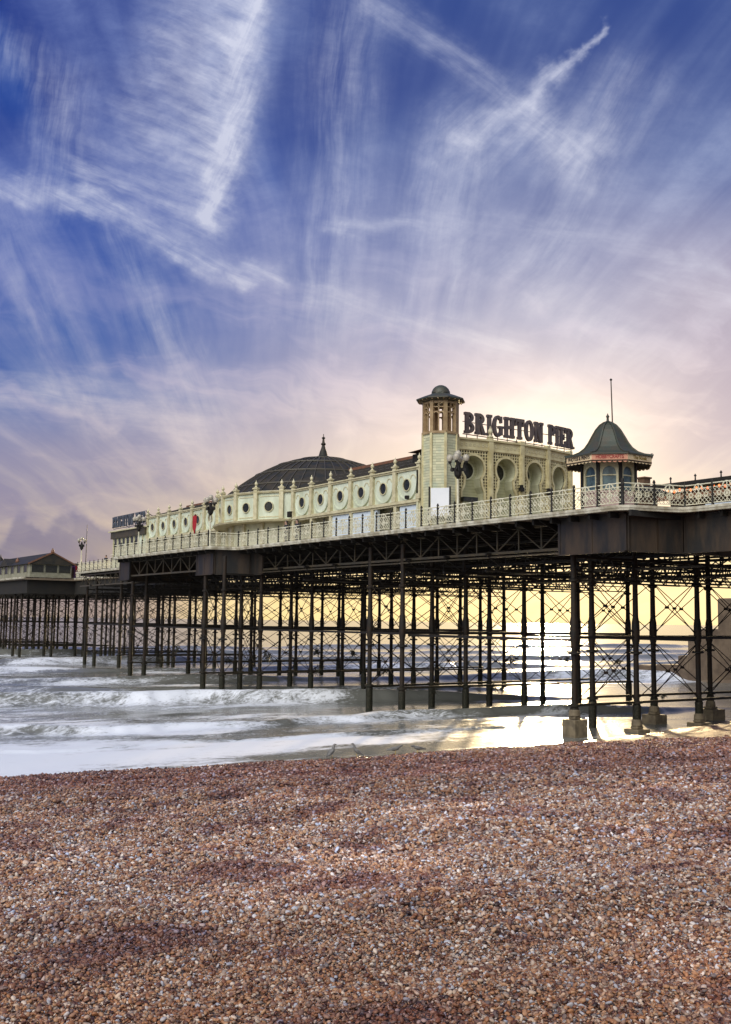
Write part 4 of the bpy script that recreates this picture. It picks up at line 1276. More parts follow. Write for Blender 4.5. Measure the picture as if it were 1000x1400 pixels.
# ---- lantern tower
TW = thing('lantern_tower', 'tall eight sided tower with open lantern and wide cap left of the big letters', 'tower', (47.55, 60.75, DZ))
tc = (47.55, 60.75, 0); R8 = 1.24/cos(pi/8)
part('shaft', MB().lathe([(R8, DZ), (R8, 19.75)], 8, tc, .5), TW, mat=M['tile'])
m = MB()
for i in range(8):
    t = 2*pi*(i+.5)/8; x, y = tc[0]+R8*cos(t), tc[1]+R8*sin(t)
    m.bar((x, y, DZ), (x, y, 19.75), .17, .17, up=(cos(t), sin(t), 0))
part('corner_pier', m, TW, mat=M['cream_warm'])
part('shaft_band', MB().lathe([(R8-.05, 19.66), (R8+.10, 19.70), (R8+.10, 19.86), (R8-.05, 19.9)], 8, tc, .5), TW, mat=M['sunlit_tan'])
for i in range(8):
    t = 2*pi*(i+.5)/8; x, y = tc[0]+(R8-.12)*cos(t), tc[1]+(R8-.12)*sin(t)
    part('lantern_post', MB().bar((x, y, 19.86), (x, y, 22.35), .27, .27, up=(cos(t), sin(t), 0)).lathe([(.16, 22.1), (.26, 22.2), (.26, 22.34)], 8, (x, y, 0)), TW, mat=M['sunlit_tan'])
m = MB()
for i in range(8):
    t = 2*pi*i/8; u = (cos(t), sin(t)); tt = (-u[1], u[0]); x, y = tc[0]+u[0]*1.16, tc[1]+u[1]*1.16
    T = lambda a, d, z, x=x, y=y, u=u, tt=tt: (x+tt[0]*a+u[0]*d, y+tt[1]*a+u[1]*d, z)
    q = MB(T)
    q.box(-.045, .045, -.05, .05, 19.86, 22.1)
    for s in (-1, 1):
        q.disc_ring((s*.20, 21.1), .15, .22, -.06, .06, 10, 0, pi)
        q.box(s*.20-.21, s*.20+.21, -.05, .05, 21.27, 21.34).box(s*.20-.21, s*.20+.21, -.05, .05, 21.62, 21.70)
    q.box(-.45, .45, -.07, .07, 21.95, 22.2)
    part('lantern_screen', q, TW, mat=M['sunlit_tan'])
roof = part('cap_roof', MB().lathe([(R8, 22.1), (1.72, 22.22), (1.86, 22.25), (1.86, 22.34), (1.2, 22.62), (.72, 22.80), (.70, 22.86)], 8, tc, .5), TW, mat=M['copper'])
m = MB()
for i in range(24):
    t = 2*pi*i/24; m.bar((tc[0]+1.15*cos(t), tc[1]+1.15*sin(t), 22.2), (tc[0]+1.7*cos(t), tc[1]+1.7*sin(t), 22.24), .07, .12)
part('eave_bracket', m, roof, mat=M['sunlit_tan'])
part('dome_cap', MB().lathe([(.70, 22.86), (.68, 23.0), (.58, 23.2), (.42, 23.36), (.22, 23.46), (.04, 23.5)], 16, tc), TW, mat=M['copper'], smooth=True)
b = thing('notice_board', 'blank white notice board on two dark posts in front of the tower', 'notice board', (46.4, 59.3, DZ))
T = frame(47.05, 58.75, -1, 1)
part('board', MB(T).box(.18, 1.52, .0, .07, 13.6, 15.62), b, mat=M['board'])
for a in (.08, 1.56): part('post', MB(T).box(a, a+.12, -.02, .10, DZ, 15.72), b, mat=M['iron'])

# ---- block at the seaward end of the arcade
blk = thing('far_block', 'flat fronted green block with glazed strips under the smaller distant sign', 'pier building', (46.5, 118, DZ))
T = frame(46.3, 112.9, 0, 1)
part('wall', MB(T).box(0, 10.2, -6, 0, DZ, 16.2), blk, mat=M['pale_green'])
part('parapet', MB(T).box(-.15, 10.5, -6.1, .25, 15.55, 16.35), blk, mat=M['girder'])
part('eave', MB(T).box(-.3, 10.8, -6, .5, 16.35, 16.48), blk, mat=M['trim'])
for k in range(6): part('glazed_panel', MB(T).box(2.2+k*1.3, 3.2+k*1.3, 0, .05, 13.9, 15.5), blk, mat=M['glass'])
for k in range(8): part('mullion', MB(T).box(.8+k*1.3, .94+k*1.3, 0, .12, 12.9, 15.54), blk, mat=M['trim'])
part('balcony_rail', MB(T).box(0, 10.2, .3, .36, 13.6, 13.68).box(0, 10.2, .02, .36, 13.3, 13.36), blk, mat=M['lace'])

# ---- letters
def arc_pts(cx, cy, rx, ry, a0, a1, n): return [(cx+rx*cos(a0+(a1-a0)*i/n), cy+ry*sin(a0+(a1-a0)*i/n)) for i in range(n+1)]
def band(cx, cy, rx, ry, tx, ty, a0, a1, n=14): return arc_pts(cx, cy, rx, ry, a0, a1, n) + arc_pts(cx, cy, rx-tx, ry-ty, a1, a0, n)
def rect(x0, y0, x1, y1): return [(x0, y0), (x1, y0), (x1, y1), (x0, y1)]


def letter(ch):
    """Heavy slab-serif capital of unit height: polygons and width."""
    S, q, o = .25, .13, .07                             # stem, slab, overhang
    def stem(x): return [rect(x, 0, x+S, 1), rect(x-o, 0, x+S+o, q), rect(x-o, 1-q, x+S+o, 1)]
    if ch == 'I': return stem(o), S+2*o
    if ch == 'H': return stem(o)+stem(.50+o)+[rect(S, .44, .6, .58)], .75+2*o
    if ch == 'T': return [rect(.28, 0, .28+S, 1), rect(.20, 0, .61, q), rect(0, .84, .81, 1), rect(0, .64, .11, .9), rect(.70, .64, .81, .9)], .81
    if ch == 'E': return stem(o)[:1]+[rect(0, 0, .70, .15), rect(0, .85, .68, 1), rect(.2, .44, .50, .57), rect(.42, .36, .51, .65), rect(.60, .0, .72, .32), rect(.58, .70, .70, 1)], .72
    if ch == 'P': return stem(o)+[band(.28, .72, .44, .28, .23, .15, -pi/2, pi/2)], .72
    if ch == 'B': return stem(o)+[band(.28, .75, .40, .25, .20, .13, -pi/2, pi/2), band(.28, .27, .46, .27, .22, .14, -pi/2, pi/2)], .76
    if ch == 'R': return stem(o)+[band(.28, .74, .42, .26, .22, .14, -pi/2, pi/2), [(.30, .50), (.52, .50), (.80, 0), (.54, 0)], rect(.52, 0, .88, .11)], .86
    if ch == 'N': return [rect(o, 0, o+.15, 1), rect(0, 0, .32, q), rect(0, 1-q, .30, 1), [(.02, 1), (.32, 1), (.80, 0), (.52, 0)], rect(.64, 0, .80, 1), rect(.54, 1-q, .88, 1)], .88
    if ch == 'O': return [band(.42, .5, .42, .52, .25, .14, -pi/2, pi/2), band(.42, .5, .42, .52, .25, .14, pi/2, 3*pi/2)], .84
    if ch == 'G': return [band(.42, .5, .42, .52, .25, .14, pi*.28, pi), band(.42, .5, .42, .52, .25, .14, pi, pi*1.75), rect(.58, .08, .80, .48), rect(.46, .40, .88, .52), rect(.62, .66, .75, .98)], .88
    return [], .42


def name_sign(parent, T, text, height, width, thick, mat, zbase, gap=.085):
    ws = [letter(c)[1]*height for c in text]; gap = gap*height
    tot = sum(ws)+gap*(len(text)-1); k = width/tot; a = 0
    for c, w in zip(text, ws):
        polys, _ = letter(c)
        if polys:
            m = MB(T)
            for i, p in enumerate(polys):
                q = [(a+x*height*k, zbase+y*height) for x, y in p]
                m.prism(q, -.004*i-.001, thick+.004*i)
            part('letter', m, parent, mat=mat)
        a += (w+gap)*k
    return a


big = thing('pier_name_sign', 'huge dark slab lettering standing on thin struts above the keyhole arch front', 'sign', (54.6, 62, 19.7))
SA, SB = (50.25, 61.4), (62.1, 61.8)
SL = sqrt((SB[0]-SA[0])**2+(SB[1]-SA[1])**2)
TS = (lambda a, d, z: (SA[0]+(SB[0]-SA[0])*a/SL + .034*d, SA[1]+(SB[1]-SA[1])*a/SL - d - .55*sin(pi*a/SL), z))
name_sign(big, TS, 'BRIGHTON PIER', 1.62, SL, .20, M['letter'], 20.30)
m = MB(TS); m.box(0, SL, -.12, -.06, 20.24, 20.30).box(0, SL, -.12, -.06, 21.2, 21.25)
part('sign_rail', m, big, mat=M['iron'])
m = MB(TS)
for a in np.arange(.35, SL, .95): m.bar((a, -.08, 19.2), (a, -.08, 20.3), .045, .045).bar((a, -.08, 20.26), (a+.55, -.7, 19.2), .04, .04)
part('sign_strut', m, big, mat=M['iron'])
far = thing('pier_name_sign', 'smaller bluish lettering board on the far block by the cumulus clouds', 'sign', (46.3, 118, 16.5))
TF = frame(46.1, 112.7, 0, 1)
TFr = (lambda a, d, z: TF(10.1-a, d, z))
name_sign(far, TFr, 'BRIGHTON PIER', 1.30, 10.1, .14, M['letter_blue'], 16.85, .30)
part('sign_rail', MB(TF).box(0, 10.1, -.08, -.03, 16.70, 16.78).box(0, 10.1, -.08, -.03, 17.35, 17.42).box(0, 10.1, -.08, -.03, 18.17, 18.23), far, mat=M['letter_blue'])
m = MB(TF)
for a in (0.1, 3.4, 6.7, 10.0): m.bar((a, -.05, 18.1), (a, -3.2, 16.4), .06, .06)
part('sign_strut', m, far, mat=M['iron'])

# ---- octagonal kiosk
KC = (42.35, 39.5, 0)
kiosk = thing('octagonal_kiosk', 'small octagonal kiosk with bell shaped roof and painted sign boards at the deck corner', 'kiosk', (KC[0], KC[1], DZ))
rb = 1.36/cos(pi/8)
part('base_wall', MB().lathe([(rb, DZ), (rb, 12.95), (rb+.07, 12.97), (rb+.07, 13.05), (rb-.1, 13.05)], 8, KC, .5), kiosk, mat=M['pink_panel'])
part('inner_wall', MB().lathe([(rb-.16, 13.05), (rb-.16, 14.85)], 8, KC, .5), kiosk, mat=M['brownbox'])
for i in range(8):
    t = 2*pi*(i+.5)/8; x, y = KC[0]+rb*cos(t), KC[1]+rb*sin(t)
    part('corner_post', MB().bar((x, y, DZ), (x, y, 14.9), .17, .17, up=(cos(t), sin(t), 0)), kiosk, mat=M['iron'])
re = 2.20
ke = part('eave_soffit', MB().lathe([(rb-.2, 14.86), (re/cos(pi/8), 14.50), (re/cos(pi/8), 14.54), (rb, 14.92)], 8, KC, .5), kiosk, mat=M['soffit'])
WORDS = {}
for i in range(8):
    t = 2*pi*i/8; u = (cos(t), sin(t)); tt = (-u[1], u[0])
    def K(r): return lambda a, d, z: (KC[0]+u[0]*(r+d)+tt[0]*a, KC[1]+u[1]*(r+d)+tt[1]*a, z)
    T = K(1.36); hw = 1.36*math.tan(pi/8)-.09
    # arched window in its frame
    n = 12; wz = 13.95; wr = hw-.12
    arch = [(-wr, 13.1), (wr, 13.1)] + [(wr*cos(pi*k/n), wz+.42*sin(pi*k/n)) for k in range(n+1)]
    w = part('window', MB(T).prism(arch, -.10, -.06), kiosk, mat=M['kglass'])
    f = MB(T).box(-hw, -wr, -.08, .02, 13.05, 14.8).box(wr, hw, -.08, .02, 13.05, 14.8)
    top = [(wr*cos(pi*k/n), wz+.42*sin(pi*k/n)) for k in range(n+1)] + [(-wr, 14.8), (wr, 14.8)]
    f.prism(top, -.08, .015).box(-wr, wr, -.07, .0, 13.86, 13.92)
    part('frame', f, w, mat=M['trim'])
    # sign board and scalloped valance
    Te = K(re); he = re*math.tan(pi/8)
    col = 'signred' if i == 5 else 'signcream'
    bd = part('sign_board', MB(Te).box(-he, he, -.05, 0, 14.56, 14.88), kiosk, mat=M[col])
    sc = MB(Te)
    for k in range(7):
        a = -he+he*2*(k+.5)/7; rr = he/7
        sc.prism([(a-rr, 14.56)] + [(a-rr*cos(pi*j/8), 14.56-.13*sin(pi*j/8)) for j in range(1, 8)] + [(a+rr, 14.56)], -.04, -.01)
    part('valance', sc, bd, mat=M[col])
    part('board_edge', MB(Te).box(-he, he, -.06, .03, 14.86, 14.92).box(-he, he, -.055, .015, 14.545, 14.57), bd, mat=M['brownbox'])
    for key, s, ink in ((4, 'PHOTOS & PRINTS', 'inkdark'), (5, 'HOBBYCRAFTS', 'inkred'), (6, 'The Kiosk', 'inkgold')):
        if key == i:
            cu = bpy.data.curves.new('lettering', 'FONT'); cu.body = s; cu.size = .25; cu.extrude = .006; cu.offset = .006
            cu.align_x = 'CENTER'; cu.align_y = 'CENTER'; cu.materials.append(M[ink])
            tmp = bpy.data.objects.new('lettering', cu); COL.objects.link(tmp)
            me = bpy.data.meshes.new_from_object(tmp.evaluated_get(bpy.context.evaluated_depsgraph_get()))
            bpy.data.objects.remove(tmp)
            o = bpy.data.objects.new('lettering', me); COL.objects.link(o); o.parent = bd
            P = Te(0, .012, 14.72)
            xd, nd = Vector((tt[0], tt[1], 0)), Vector((u[0], u[1], 0))
            mw = Matrix((xd, Vector((0, 0, 1)), nd)).transposed().to_4x4(); mw.translation = P
            if s.isupper(): mw = mw @ Matrix.Diagonal((.74 if len(s) > 12 else .84, 1.0, 1, 1))
            o.matrix_local = mw
pr = [(re/cos(pi/8)+.08, 14.86), (re/cos(pi/8)+.08, 14.93), (2.0, 15.02), (1.62, 15.18), (1.32, 15.42), (1.10, 15.72), (.90, 16.08), (.68, 16.45), (.45, 16.72), (.22, 16.88), (.10, 16.92)]
kr = part('roof', MB().lathe(pr, 8, KC, .5), kiosk, mat=M['copper'])
m = MB()
for i in range(8):
    t = 2*pi*(i+.5)/8; p0 = None
    for r, z in pr[1:]:
        cur = (KC[0]+(r+.02)*cos(t), KC[1]+(r+.02)*sin(t), z+.02)
        if p0: m.bar(p0, cur, .08, .07)
        p0 = cur
part('hip', m, kr, mat=M['copper'])
part('roof_finial', MB().lathe([(.12, 16.85), (.12, 16.98), (.07, 17.02), (.06, 17.18), (.10, 17.24), (.04, 17.34), (.015, 17.42)], 10, KC), kr, mat=M['copper'], smooth=True)
fp = thing('flagpole', 'tall thin bare flagpole rising behind the octagonal kiosk', 'flagpole', (44.35, 40.85, DZ))
part('pole', MB().bar((44.35, 40.85, DZ), (44.18, 40.93, 19.75), .11, n=10, w2=.06), fp, mat=M['girder'])
part('truck', MB().lathe([(.03, 0), (.07, .03), (.07, .09), (.02, .13)], 8, (44.18, 40.93, 19.73)), fp, mat=M['iron'])

# ---- stall with orange lights on the shore side
st = thing('food_stall', 'long low dark roofed stall hung with orange lights beyond the deck corner', 'stall', (56, 25, DZ))
T = frame(53.3, 6, 0, 1)
part('wall', MB(T).box(0, 39.5, -5, -1.2, DZ, 14.6), st, mat=M['brownbox'])
part('roof', MB(T).add([(-.3, .5, 14.72), (39.8, .5, 14.72), (39.8, -6, 15.3), (-.3, -6, 15.3), (-.3, .5, 14.95), (39.8, .5, 14.95), (39.8, -6, 15.55), (-.3, -6, 15.55)],
                       [(0, 3, 2, 1), (4, 5, 6, 7), (0, 1, 5, 4), (1, 2, 6, 5), (2, 3, 7, 6), (3, 0, 4, 7)]), st, mat=M['soffit'])
part('gutter', MB(T).box(-.3, 39.8, .5, .62, 14.66, 14.78), st, mat=M['iron'])
part('awning', MB(T).add([(0, .0, 14.3), (39.5, 0, 14.3), (39.5, .9, 13.95), (0, .9, 13.95), (0, .9, 13.80), (39.5, .9, 13.80)], [(0, 1, 2, 3), (3, 2, 5, 4)]), st, mat=M['rust_roof'])
for a in np.arange(.4, 39.5, 2.6): part('post', MB(T).box(a, a+.14, .3, .44, DZ, 14.7), st, mat=M['brownbox'])
bm_ = cached('bulb', lambda: MB().lathe([(.02, -.10), (.075, -.04), (.075, .03), (.03, .08)], 8).mesh('bulb', M['bulb'], True))
for k, a in enumerate(np.arange(20.5, 39.4, .42)): part('bulb', bm_, st, loc=T(a, .55, 14.42+.05*sin(k*2.1)))
sp = cached('spike', lambda: MB().lathe([(.05, 0), (.04, .25), (.09, .3), (.02, .42)], 6).mesh('roof_spike', M['iron']))
for a in np.arange(23, 39.4, 1.9): part('roof_spike', sp, st, loc=T(a, .3, 14.95))
part('counter_panel', MB(T).box(33.2, 35.4, .45, .55, DZ+.1, 13.4).box(24, 27.5, .45, .55, DZ+.1, 13.5), st, mat=M['hoarding'])
hut = thing('snack_hut', 'small dark hut with spreading roof and chimney box behind the corner railing', 'hut', (47.6, 41.3, DZ))
hc = (47.9, 41.9, 0)
part('wall', MB().lathe([(.75, DZ), (.75, 13.7)], 4, hc, .5), hut, mat=M['brownbox'])
part('roof', MB().lathe([(1.55, 13.62), (1.55, 13.70), (.75, 14.02), (.3, 14.16)], 4, hc, .5), hut, mat=M['soffit'])
part('chimney_box', MB().lathe([(.36, 14.05), (.36, 14.55), (.46, 14.58), (.46, 14.66)], 4, hc, .5), hut, mat=M['brownbox'])

# ---- gabled pavilion out on the pier
pv = thing('gabled_pavilion', 'distant cream pavilion with gabled dark roof and black windows', 'pavilion', (50, 172, DZ))
X0, X1, Y0, Y1 = 46.9, 53.2, 158.6, 184
part('wall', MB().box(X0, X1, Y0, Y1, DZ, 13.95), pv, mat=M['shaded_cream'])
part('roof', MB().add([(X0-.5, Y0-.6, 13.95), (X1+.5, Y0-.6, 13.95), ((X0+X1)/2, Y0-.6, 15.75), (X0-.5, Y1, 13.95), (X1+.5, Y1, 13.95), ((X0+X1)/2, Y1, 15.75)], [(0, 1, 2), (5, 4, 3), (0, 2, 5, 3), (1, 4, 5, 2), (0, 3, 4, 1)]), pv, mat=M['slate'])
part('bargeboard', MB().bar((X0-.5, Y0-.66, 13.95), ((X0+X1)/2, Y0-.66, 15.75), .12, .22).bar((X1+.5, Y0-.66, 13.95), ((X0+X1)/2, Y0-.66, 15.75), .12, .21), pv, mat=M['rust_roof'])
part('side_gable', MB().add([(X0-.6, 168, 13.95), (X0-.6, 173, 13.95), (X0-.6, 170.5, 15.2), (X0+3, 168, 13.95), (X0+3, 173, 13.95), (X0+3, 170.5, 15.2)], [(0, 1, 2), (3, 5, 4), (0, 2, 5, 3), (1, 4, 5, 2), (0, 3, 4, 1)]), pv, mat=M['slate'])
for k in range(3):
    a = X0+.25+k*2.05
    w = part('window', MB().box(a, a+1.8, Y0-.05, Y0-.005, 12.75, 13.85), pv, mat=M['glass'])
    part('frame', MB().box(a-.1, a, Y0-.10, Y0-.002, 12.65, 13.95).box(a+1.8, a+1.9, Y0-.10, Y0-.002, 12.65, 13.95).box(a, a+1.8, Y0-.10, Y0-.002, 14.0, 13.95), w, mat=M['shaded_cream'])
for k in range(7):
    y = Y0+1.2+k*3.4
    w = part('window', MB().box(X0-.05, X0-.005, y, y+1.7, 12.8, 13.85), pv, mat=M['glass'])
    part('frame', MB().box(X0-.10, X0-.002, y-.12, y, 12.7, 13.95).box(X0-.10, X0-.002, y+1.7, y+1.82, 12.7, 13.95), w, mat=M['shaded_cream'])
part('ridge_knob', MB().lathe([(.15, 0), (.3, .25), (.2, .5), (.05, .8)], 8, ((X0+X1)/2, Y0-.5, 15.6)).lathe([(.15, 0), (.32, .3), (.2, .6), (.05, .9)], 8, (X0+.8, 168, 14.4)), pv, mat=M['rust_roof'])
ps = thing('purple_stall', 'tiny stall with purple front beside the gabled pavilion', 'stall', (55, 160, DZ))
part('wall', MB().box(53.9, 58, 159.2, 164, DZ, 14.1), ps, mat=material('purple_paint', (.10, .03, .16), .5))
part('front', MB().box(54.0, 55.4, 159.1, 159.19, 12.6, 13.9), ps, mat=M['red'])
part('roof', MB().box(53.7, 58.2, 158.8, 164.3, 14.1, 14.3), ps, mat=M['slate'])
od = thing('round_roofed_kiosk', 'far dark kiosk with onion topped roof at the outer end of the pier', 'kiosk', (51.9, 196, DZ))
oc = (52.1, 194, 0)
part('wall', MB().lathe([(1.9, DZ), (1.9, 13.6)], 8, oc), od, mat=M['brownbox'])
part('roof', MB().lathe([(2.6, 13.5), (2.6, 13.6), (2.2, 14.2), (1.3, 14.8), (.25, 15.1), (.2, 15.3)], 12, oc), od, mat=M['slate'], smooth=True)
part('onion', MB().lathe([(.15, 15.25), (.50, 15.6), (.62, 15.95), (.45, 16.35), (.12, 16.75), (.03, 17.2)], 12, oc), od, mat=M['iron'], smooth=True)

# ---- lamps, mast, banner
def lamp_meshes():
    pole = MB().lathe([(.16, 0), (.16, .5), (.09, .6), (.075, 3.1), (.10, 3.15), (.06, 3.25), (.05, 4.2)], 10).mesh('pole', M['lace'], True)
    arm = MB(); gl = MB().lathe([(.04, -.24), (.16, -.2), (.235, -.06), (.235, .06), (.15, .19), (.03, .235)], 14).mesh('globe', M['globe'], True)
    prs = None
    for i in range(7):
        s = i/6; cur = (.08+.50*s, 0, 3.55+.55*s-.5*sin(pi*s)*.5)
        if prs: arm.bar(prs, cur, .07, n=6)
        prs = cur
    arm.lathe([(.05, 4.0), (.13, 4.05), (.11, 4.16), (.06, 4.18)], 8, (.58, 0, 0))
    for k in range(5):
        t = k*1.25; arm.disc_ring((.22+.05*k, 3.62), .05+.01*k, .10+.01*k, -.03, .03, 8)
    return pole, arm.mesh('arm', M['iron']), gl


LP, LA, LG = lamp_meshes()
cl = MB().lathe([(.07, 3.0), (.26, 3.25), (.30, 3.55), (.16, 3.9), (.08, 4.15)], 8).mesh('lamp_cluster', M['iron'])


def lamp(label, x, y, rz=0.0, s=1.0):
    t = thing('globe_lamp', label, 'lamp post', (x, y, DZ), rz, 'five globe lamp posts on the deck')
    part('pole', LP, t, local=True); part('lamp_cluster', cl, t, local=True)
    for k in range(4):
        a = part('arm', LA, t, local=True, rot=(0, 0, k*pi/2+.3))
        g = bpy.data.objects.new('globe', LG); COL.objects.link(g); g.parent = a; g.location = (.58, 0, 4.36)
    part('globe', LG, t, local=True, loc=(0, 0, 4.62))
    t.scale = (s*.88, s*.88, s*.98)


lamp('lamp post with a cluster of white globes beside the tall tower', 41.3, 51.0, .4)
lamp('lamp post with dark globe cluster at the near end of the hall with the dome', 39.7, 82.7, .2)
lamp('lamp post standing before the smaller distant sign', 41.5, 103.2, .5)
lamp('far lamp post next to the thin mast on the outer deck', 46.85, 136.0, .1, .98)
ms = thing('mast', 'thin bare mast on the outer deck beside a lamp post', 'mast', (47.1, 134.9, DZ))
part('pole', MB().bar((47.1, 134.9, DZ), (47.1, 134.9, 18.2), .12, n=8, w2=.06), ms, mat=M['girder'])
part('foot_box', MB().box(46.8, 47.5, 134.6, 135.2, DZ, 13.0), ms, mat=M['brownbox'])
bn = thing('shield_banner', 'red shield shaped banner on a post at the deck railing', 'banner', (40.9, 88.3, DZ))
part('post', MB().bar((40.9, 88.3, DZ), (40.9, 88.3, 15.6), .08, n=8).bar((40.9, 87.9, 15.5), (40.9, 88.7, 15.5), .05, n=6), bn, mat=M['iron'])
T = frame(40.83, 87.9, 0, 1)
part('cloth', MB(T).prism([(0, 15.5), (0, 14.5), (.12, 14.2), (.28, 14.05), (.40, 13.6), (.52, 14.05), (.68, 14.2), (.8, 14.5), (.8, 15.5), (.6, 15.38), (.4, 15.5), (.2, 15.38)], 0, .03), bn, mat=M['red'])

# ---- groyne
gr = thing('stone_groyne', 'stepped brown concrete groyne running out to sea behind the pier legs', 'groyne', (98, 70, 0))
for y0, y1, z, w in ((78.6, 85.2, 1.45, 4.5), (80.2, 82.4, 1.62, 3.0), (77.8, 79.3, 2.7, 3.6), (75.9, 77.9, 5.0, 3.4), (73.6, 76.2, 5.7, 3.3), (62, 73.9, 9.0, 3.6), (40, 62.3, 9.6, 3.8)):
    b_ = part('block', MB().box(96-.004*y0, 96+w, y0, y1, -2.5, z), gr, mat=M['groyne'])
    bv = b_.modifiers.new('bevel', 'BEVEL'); bv.width = .18; bv.segments = 3
part('apron', MB().add([(94.6, 60, -1.5), (96.2, 60, 1.4), (96.2, 85, .9), (94.6, 86, -1.5)], [(0, 1, 2, 3)]), gr, mat=M['groyne'])


# ------------------------------------------------------------------ people and gulls
def skinned(name, pts, edges, mat, parent=None, sub=2, root=0):
    """A continuous body grown over a stick skeleton: pts are (x, y, z, radius_x, radius_y)."""
    me = bpy.data.meshes.new(name); me.from_pydata([p[:3] for p in pts], edges, [])
    me.materials.append(mat)
    o = bpy.data.objects.new(name, me); COL.objects.link(o)
    sk = o.modifiers.new('skin', 'SKIN'); sk.use_smooth_shade = True
    for i, p in enumerate(pts):
        v = me.skin_vertices[0].data[i]; v.radius = (p[3], p[4] if len(p) > 4 else p[3]); v.use_root = (i == root)
    sb = o.modifiers.new('sub', 'SUBSURF'); sb.levels = sub; sb.render_levels = sub
    o.parent = parent
    return o


def person(label, x, y, rz, arm=0.0, coat='coat', group=None):
    t = thing('person', label, 'person', (x, y, DZ), rz, group)
    P = [(0, 0, .95, .135, .115), (0, 0, 1.15, .125, .10), (0, 0, 1.38, .15, .10), (0, 0, 1.47, .062), (0, .012, 1.55, .085), (0, .02, 1.64, .108, .12), (0, .015, 1.73, .085),
         (.10, 0, .88, .085), (.11, .02, .50, .062), (.11, -.02, .10, .042), (.11, .12, .045, .035, .03),
         (-.10, 0, .88, .085), (-.11, .04, .50, .062), (-.11, 0, .10, .042), (-.11, .14, .045, .035, .03),
         (.20, 0, 1.41, .055), (.26, .0, 1.14, .042), (.25, .22+arm, 1.05, .033), (.24, .30+arm, 1.04, .03),
         (-.20, 0, 1.41, .055), (-.26, 0, 1.14, .042), (-.25, .22, 1.05, .033), (-.24, .30, 1.04, .03)]
    Eg = [(0, 1), (1, 2), (2, 3), (3, 4), (4, 5), (5, 6), (0, 7), (7, 8), (8, 9), (9, 10), (0, 11), (11, 12), (12, 13), (13, 14), (2, 15), (15, 16), (16, 17), (17, 18), (2, 19), (19, 20), (20, 21), (21, 22)]
    skinned('body', P, Eg, M['skin'], t)
    C = [(0, 0, .80, .165, .14), (0, 0, 1.0, .155, .135), (0, 0, 1.18, .15, .125), (0, 0, 1.38, .175, .125), (0, 0, 1.47, .085),
         (.21, 0, 1.41, .075), (.265, 0, 1.13, .06), (.25, .20+arm, 1.05, .05), (-.21, 0, 1.41, .075), (-.265, 0, 1.13, .06), (-.25, .20, 1.05, .05)]
    skinned('coat', C, [(0, 1), (1, 2), (2, 3), (3, 4), (3, 5), (5, 6), (6, 7), (3, 8), (8, 9), (9, 10)], M[coat], t)
    Tr = [(0, 0, .93, .15, .13), (.10, 0, .86, .10), (.11, .02, .5, .077), (.11, -.01, .09, .06), (-.10, 0, .86, .10), (-.11, .04, .5, .077), (-.11, .01, .09, .06)]
    skinned('trousers', Tr, [(0, 1), (1, 2), (2, 3), (0, 4), (4, 5), (5, 6)], M['jeans'], t)
    h = MB().lathe([(.088, 1.57), (.105, 1.63), (.108, 1.69), (.096, 1.75), (.06, 1.795), (.01, 1.81)], 14, (0, -.028, 0))
    part('hair', h, t, local=True, mat=M['hair'], smooth=True)
    for sx in (-1, 1):
        part('eye', MB().lathe([(.003, -.012), (.012, 0), (.003, .012)], 8, (sx*.034, .113, 1.645)), t, local=True, mat=M['hair'])
        part('ear', MB().bar((sx*.088, .01, 1.60), (sx*.095, .0, 1.66), .02, .04, n=8), t, local=True, mat=M['skin'])
    part('nose', MB().bar((0, .118, 1.64), (0, .136, 1.605), .02, n=8, w2=.03), t, local=True, mat=M['skin'])
    part('mouth', MB().bar((-.025, .112, 1.578), (.025, .112, 1.578), .012, n=6), t, local=True, mat=M['inkred'])
    return t


person('person in dark coat at the railing, nearer the white hoarding of a pair', 40.9, 70.0, 1.6)
person('person in dark coat at the railing, nearer the dome of a pair', 40.8, 71.5, 1.35, .05)
for k, (y, d) in enumerate([(121.5, 'first dark dressed person along the distant railing past the far block'), (123.0, 'second dark dressed person along the distant railing past the far block'),
                            (126.2, 'dark dressed person standing apart at the distant railing')]):
    person(d, 46.6, y, 1.5+.3*k, .0, group='people on the outer deck')


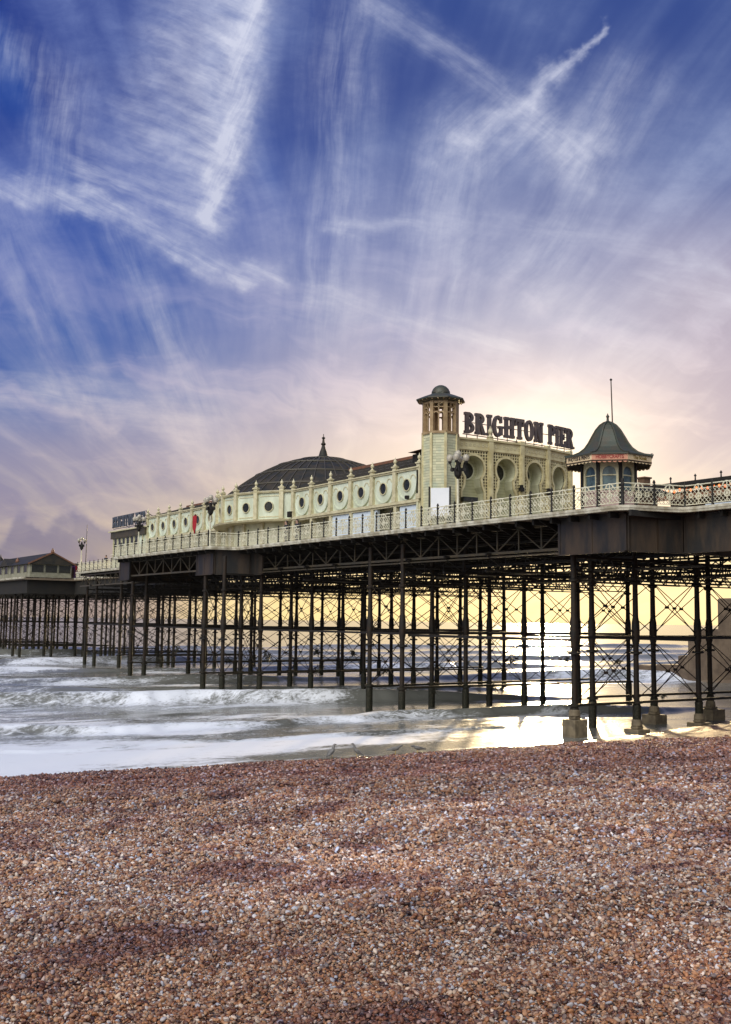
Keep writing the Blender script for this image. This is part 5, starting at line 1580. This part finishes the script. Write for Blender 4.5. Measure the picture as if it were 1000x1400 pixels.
def gull(label, x, y, z, rz, low=0.0, s=1.0):
    t = thing('seagull', label, 'seagull', (x, y, z), rz, 'seagulls')
    t.scale = (s, s, s)
    up = .10 if low == 0 else 0.0
    P = [(-.24+up*.6, 0, .17-up*.5, .012, .02), (-.14+up*.4, 0, .185-up*.2, .045, .035), (0, 0, .20+up*.1, .082, .075), (.10-up*.3, 0, .235+up*.6, .070, .065), (.155-up*.6, 0, .29+up, .042), (.185-up*.7, 0, .345-low+up, .036), (.215-up*.7, 0, .37-low+up, .040), (.255-up*.7, 0, .365-low+up, .016), (.30-up*.7, 0, .355-low+up, .008)]
    skinned('body', P, [(i, i+1) for i in range(8)], M['gull'], t, root=2)
    for sgn in (1, -1):
        W = [(.08-up*.3, sgn*.072, .235+up*.5, .02, .05), (-.05+up*.1, sgn*.085, .215, .016, .055), (-.2+up*.5, sgn*.05, .18-up*.4, .01, .03), (-.31+up*.8, sgn*.02, .165-up*.7, .006, .012)]
        skinned('wing', W, [(0, 1), (1, 2), (2, 3)], M['gull'], t)
        part('leg', MB().bar((.02, sgn*.035, .14), (.015, sgn*.035, .01), .014, n=6).bar((.0, sgn*.035, .008), (.06, sgn*.035, .006), .035, .012), t, local=True, mat=M['beak'])
    part('beak', MB().bar((.25-up*.7, 0, .363-low+up), (.315-up*.7, 0, .352-low+up), .024, .02, w2=.008), t, local=True, mat=M['beak'])


for lab, x, y, rz, low in (('seagull standing at the water edge, first of the pair with raised heads', 25.55, 40.35, .2, 0.0), ('seagull standing at the water edge, second of the pair with raised heads', 26.75, 40.1, 2.6, 0.0),
                           ('seagull with its head tucked at the water edge, closer to the raised pair', 28.9, 40.2, -.5, .05), ('seagull crouching low at the water edge, closest to the sun glare', 30.0, 39.9, 2.9, .09)):
    gull(lab, x, y, float(max(beach_z(np.array([x]), np.array([y]))[0], 0.0)), rz, low, 1.35)
gull('seagull perched on the eave of the octagonal kiosk', KC[0]+1.95, KC[1]-1.05, 14.95, -.7, .02, .95)
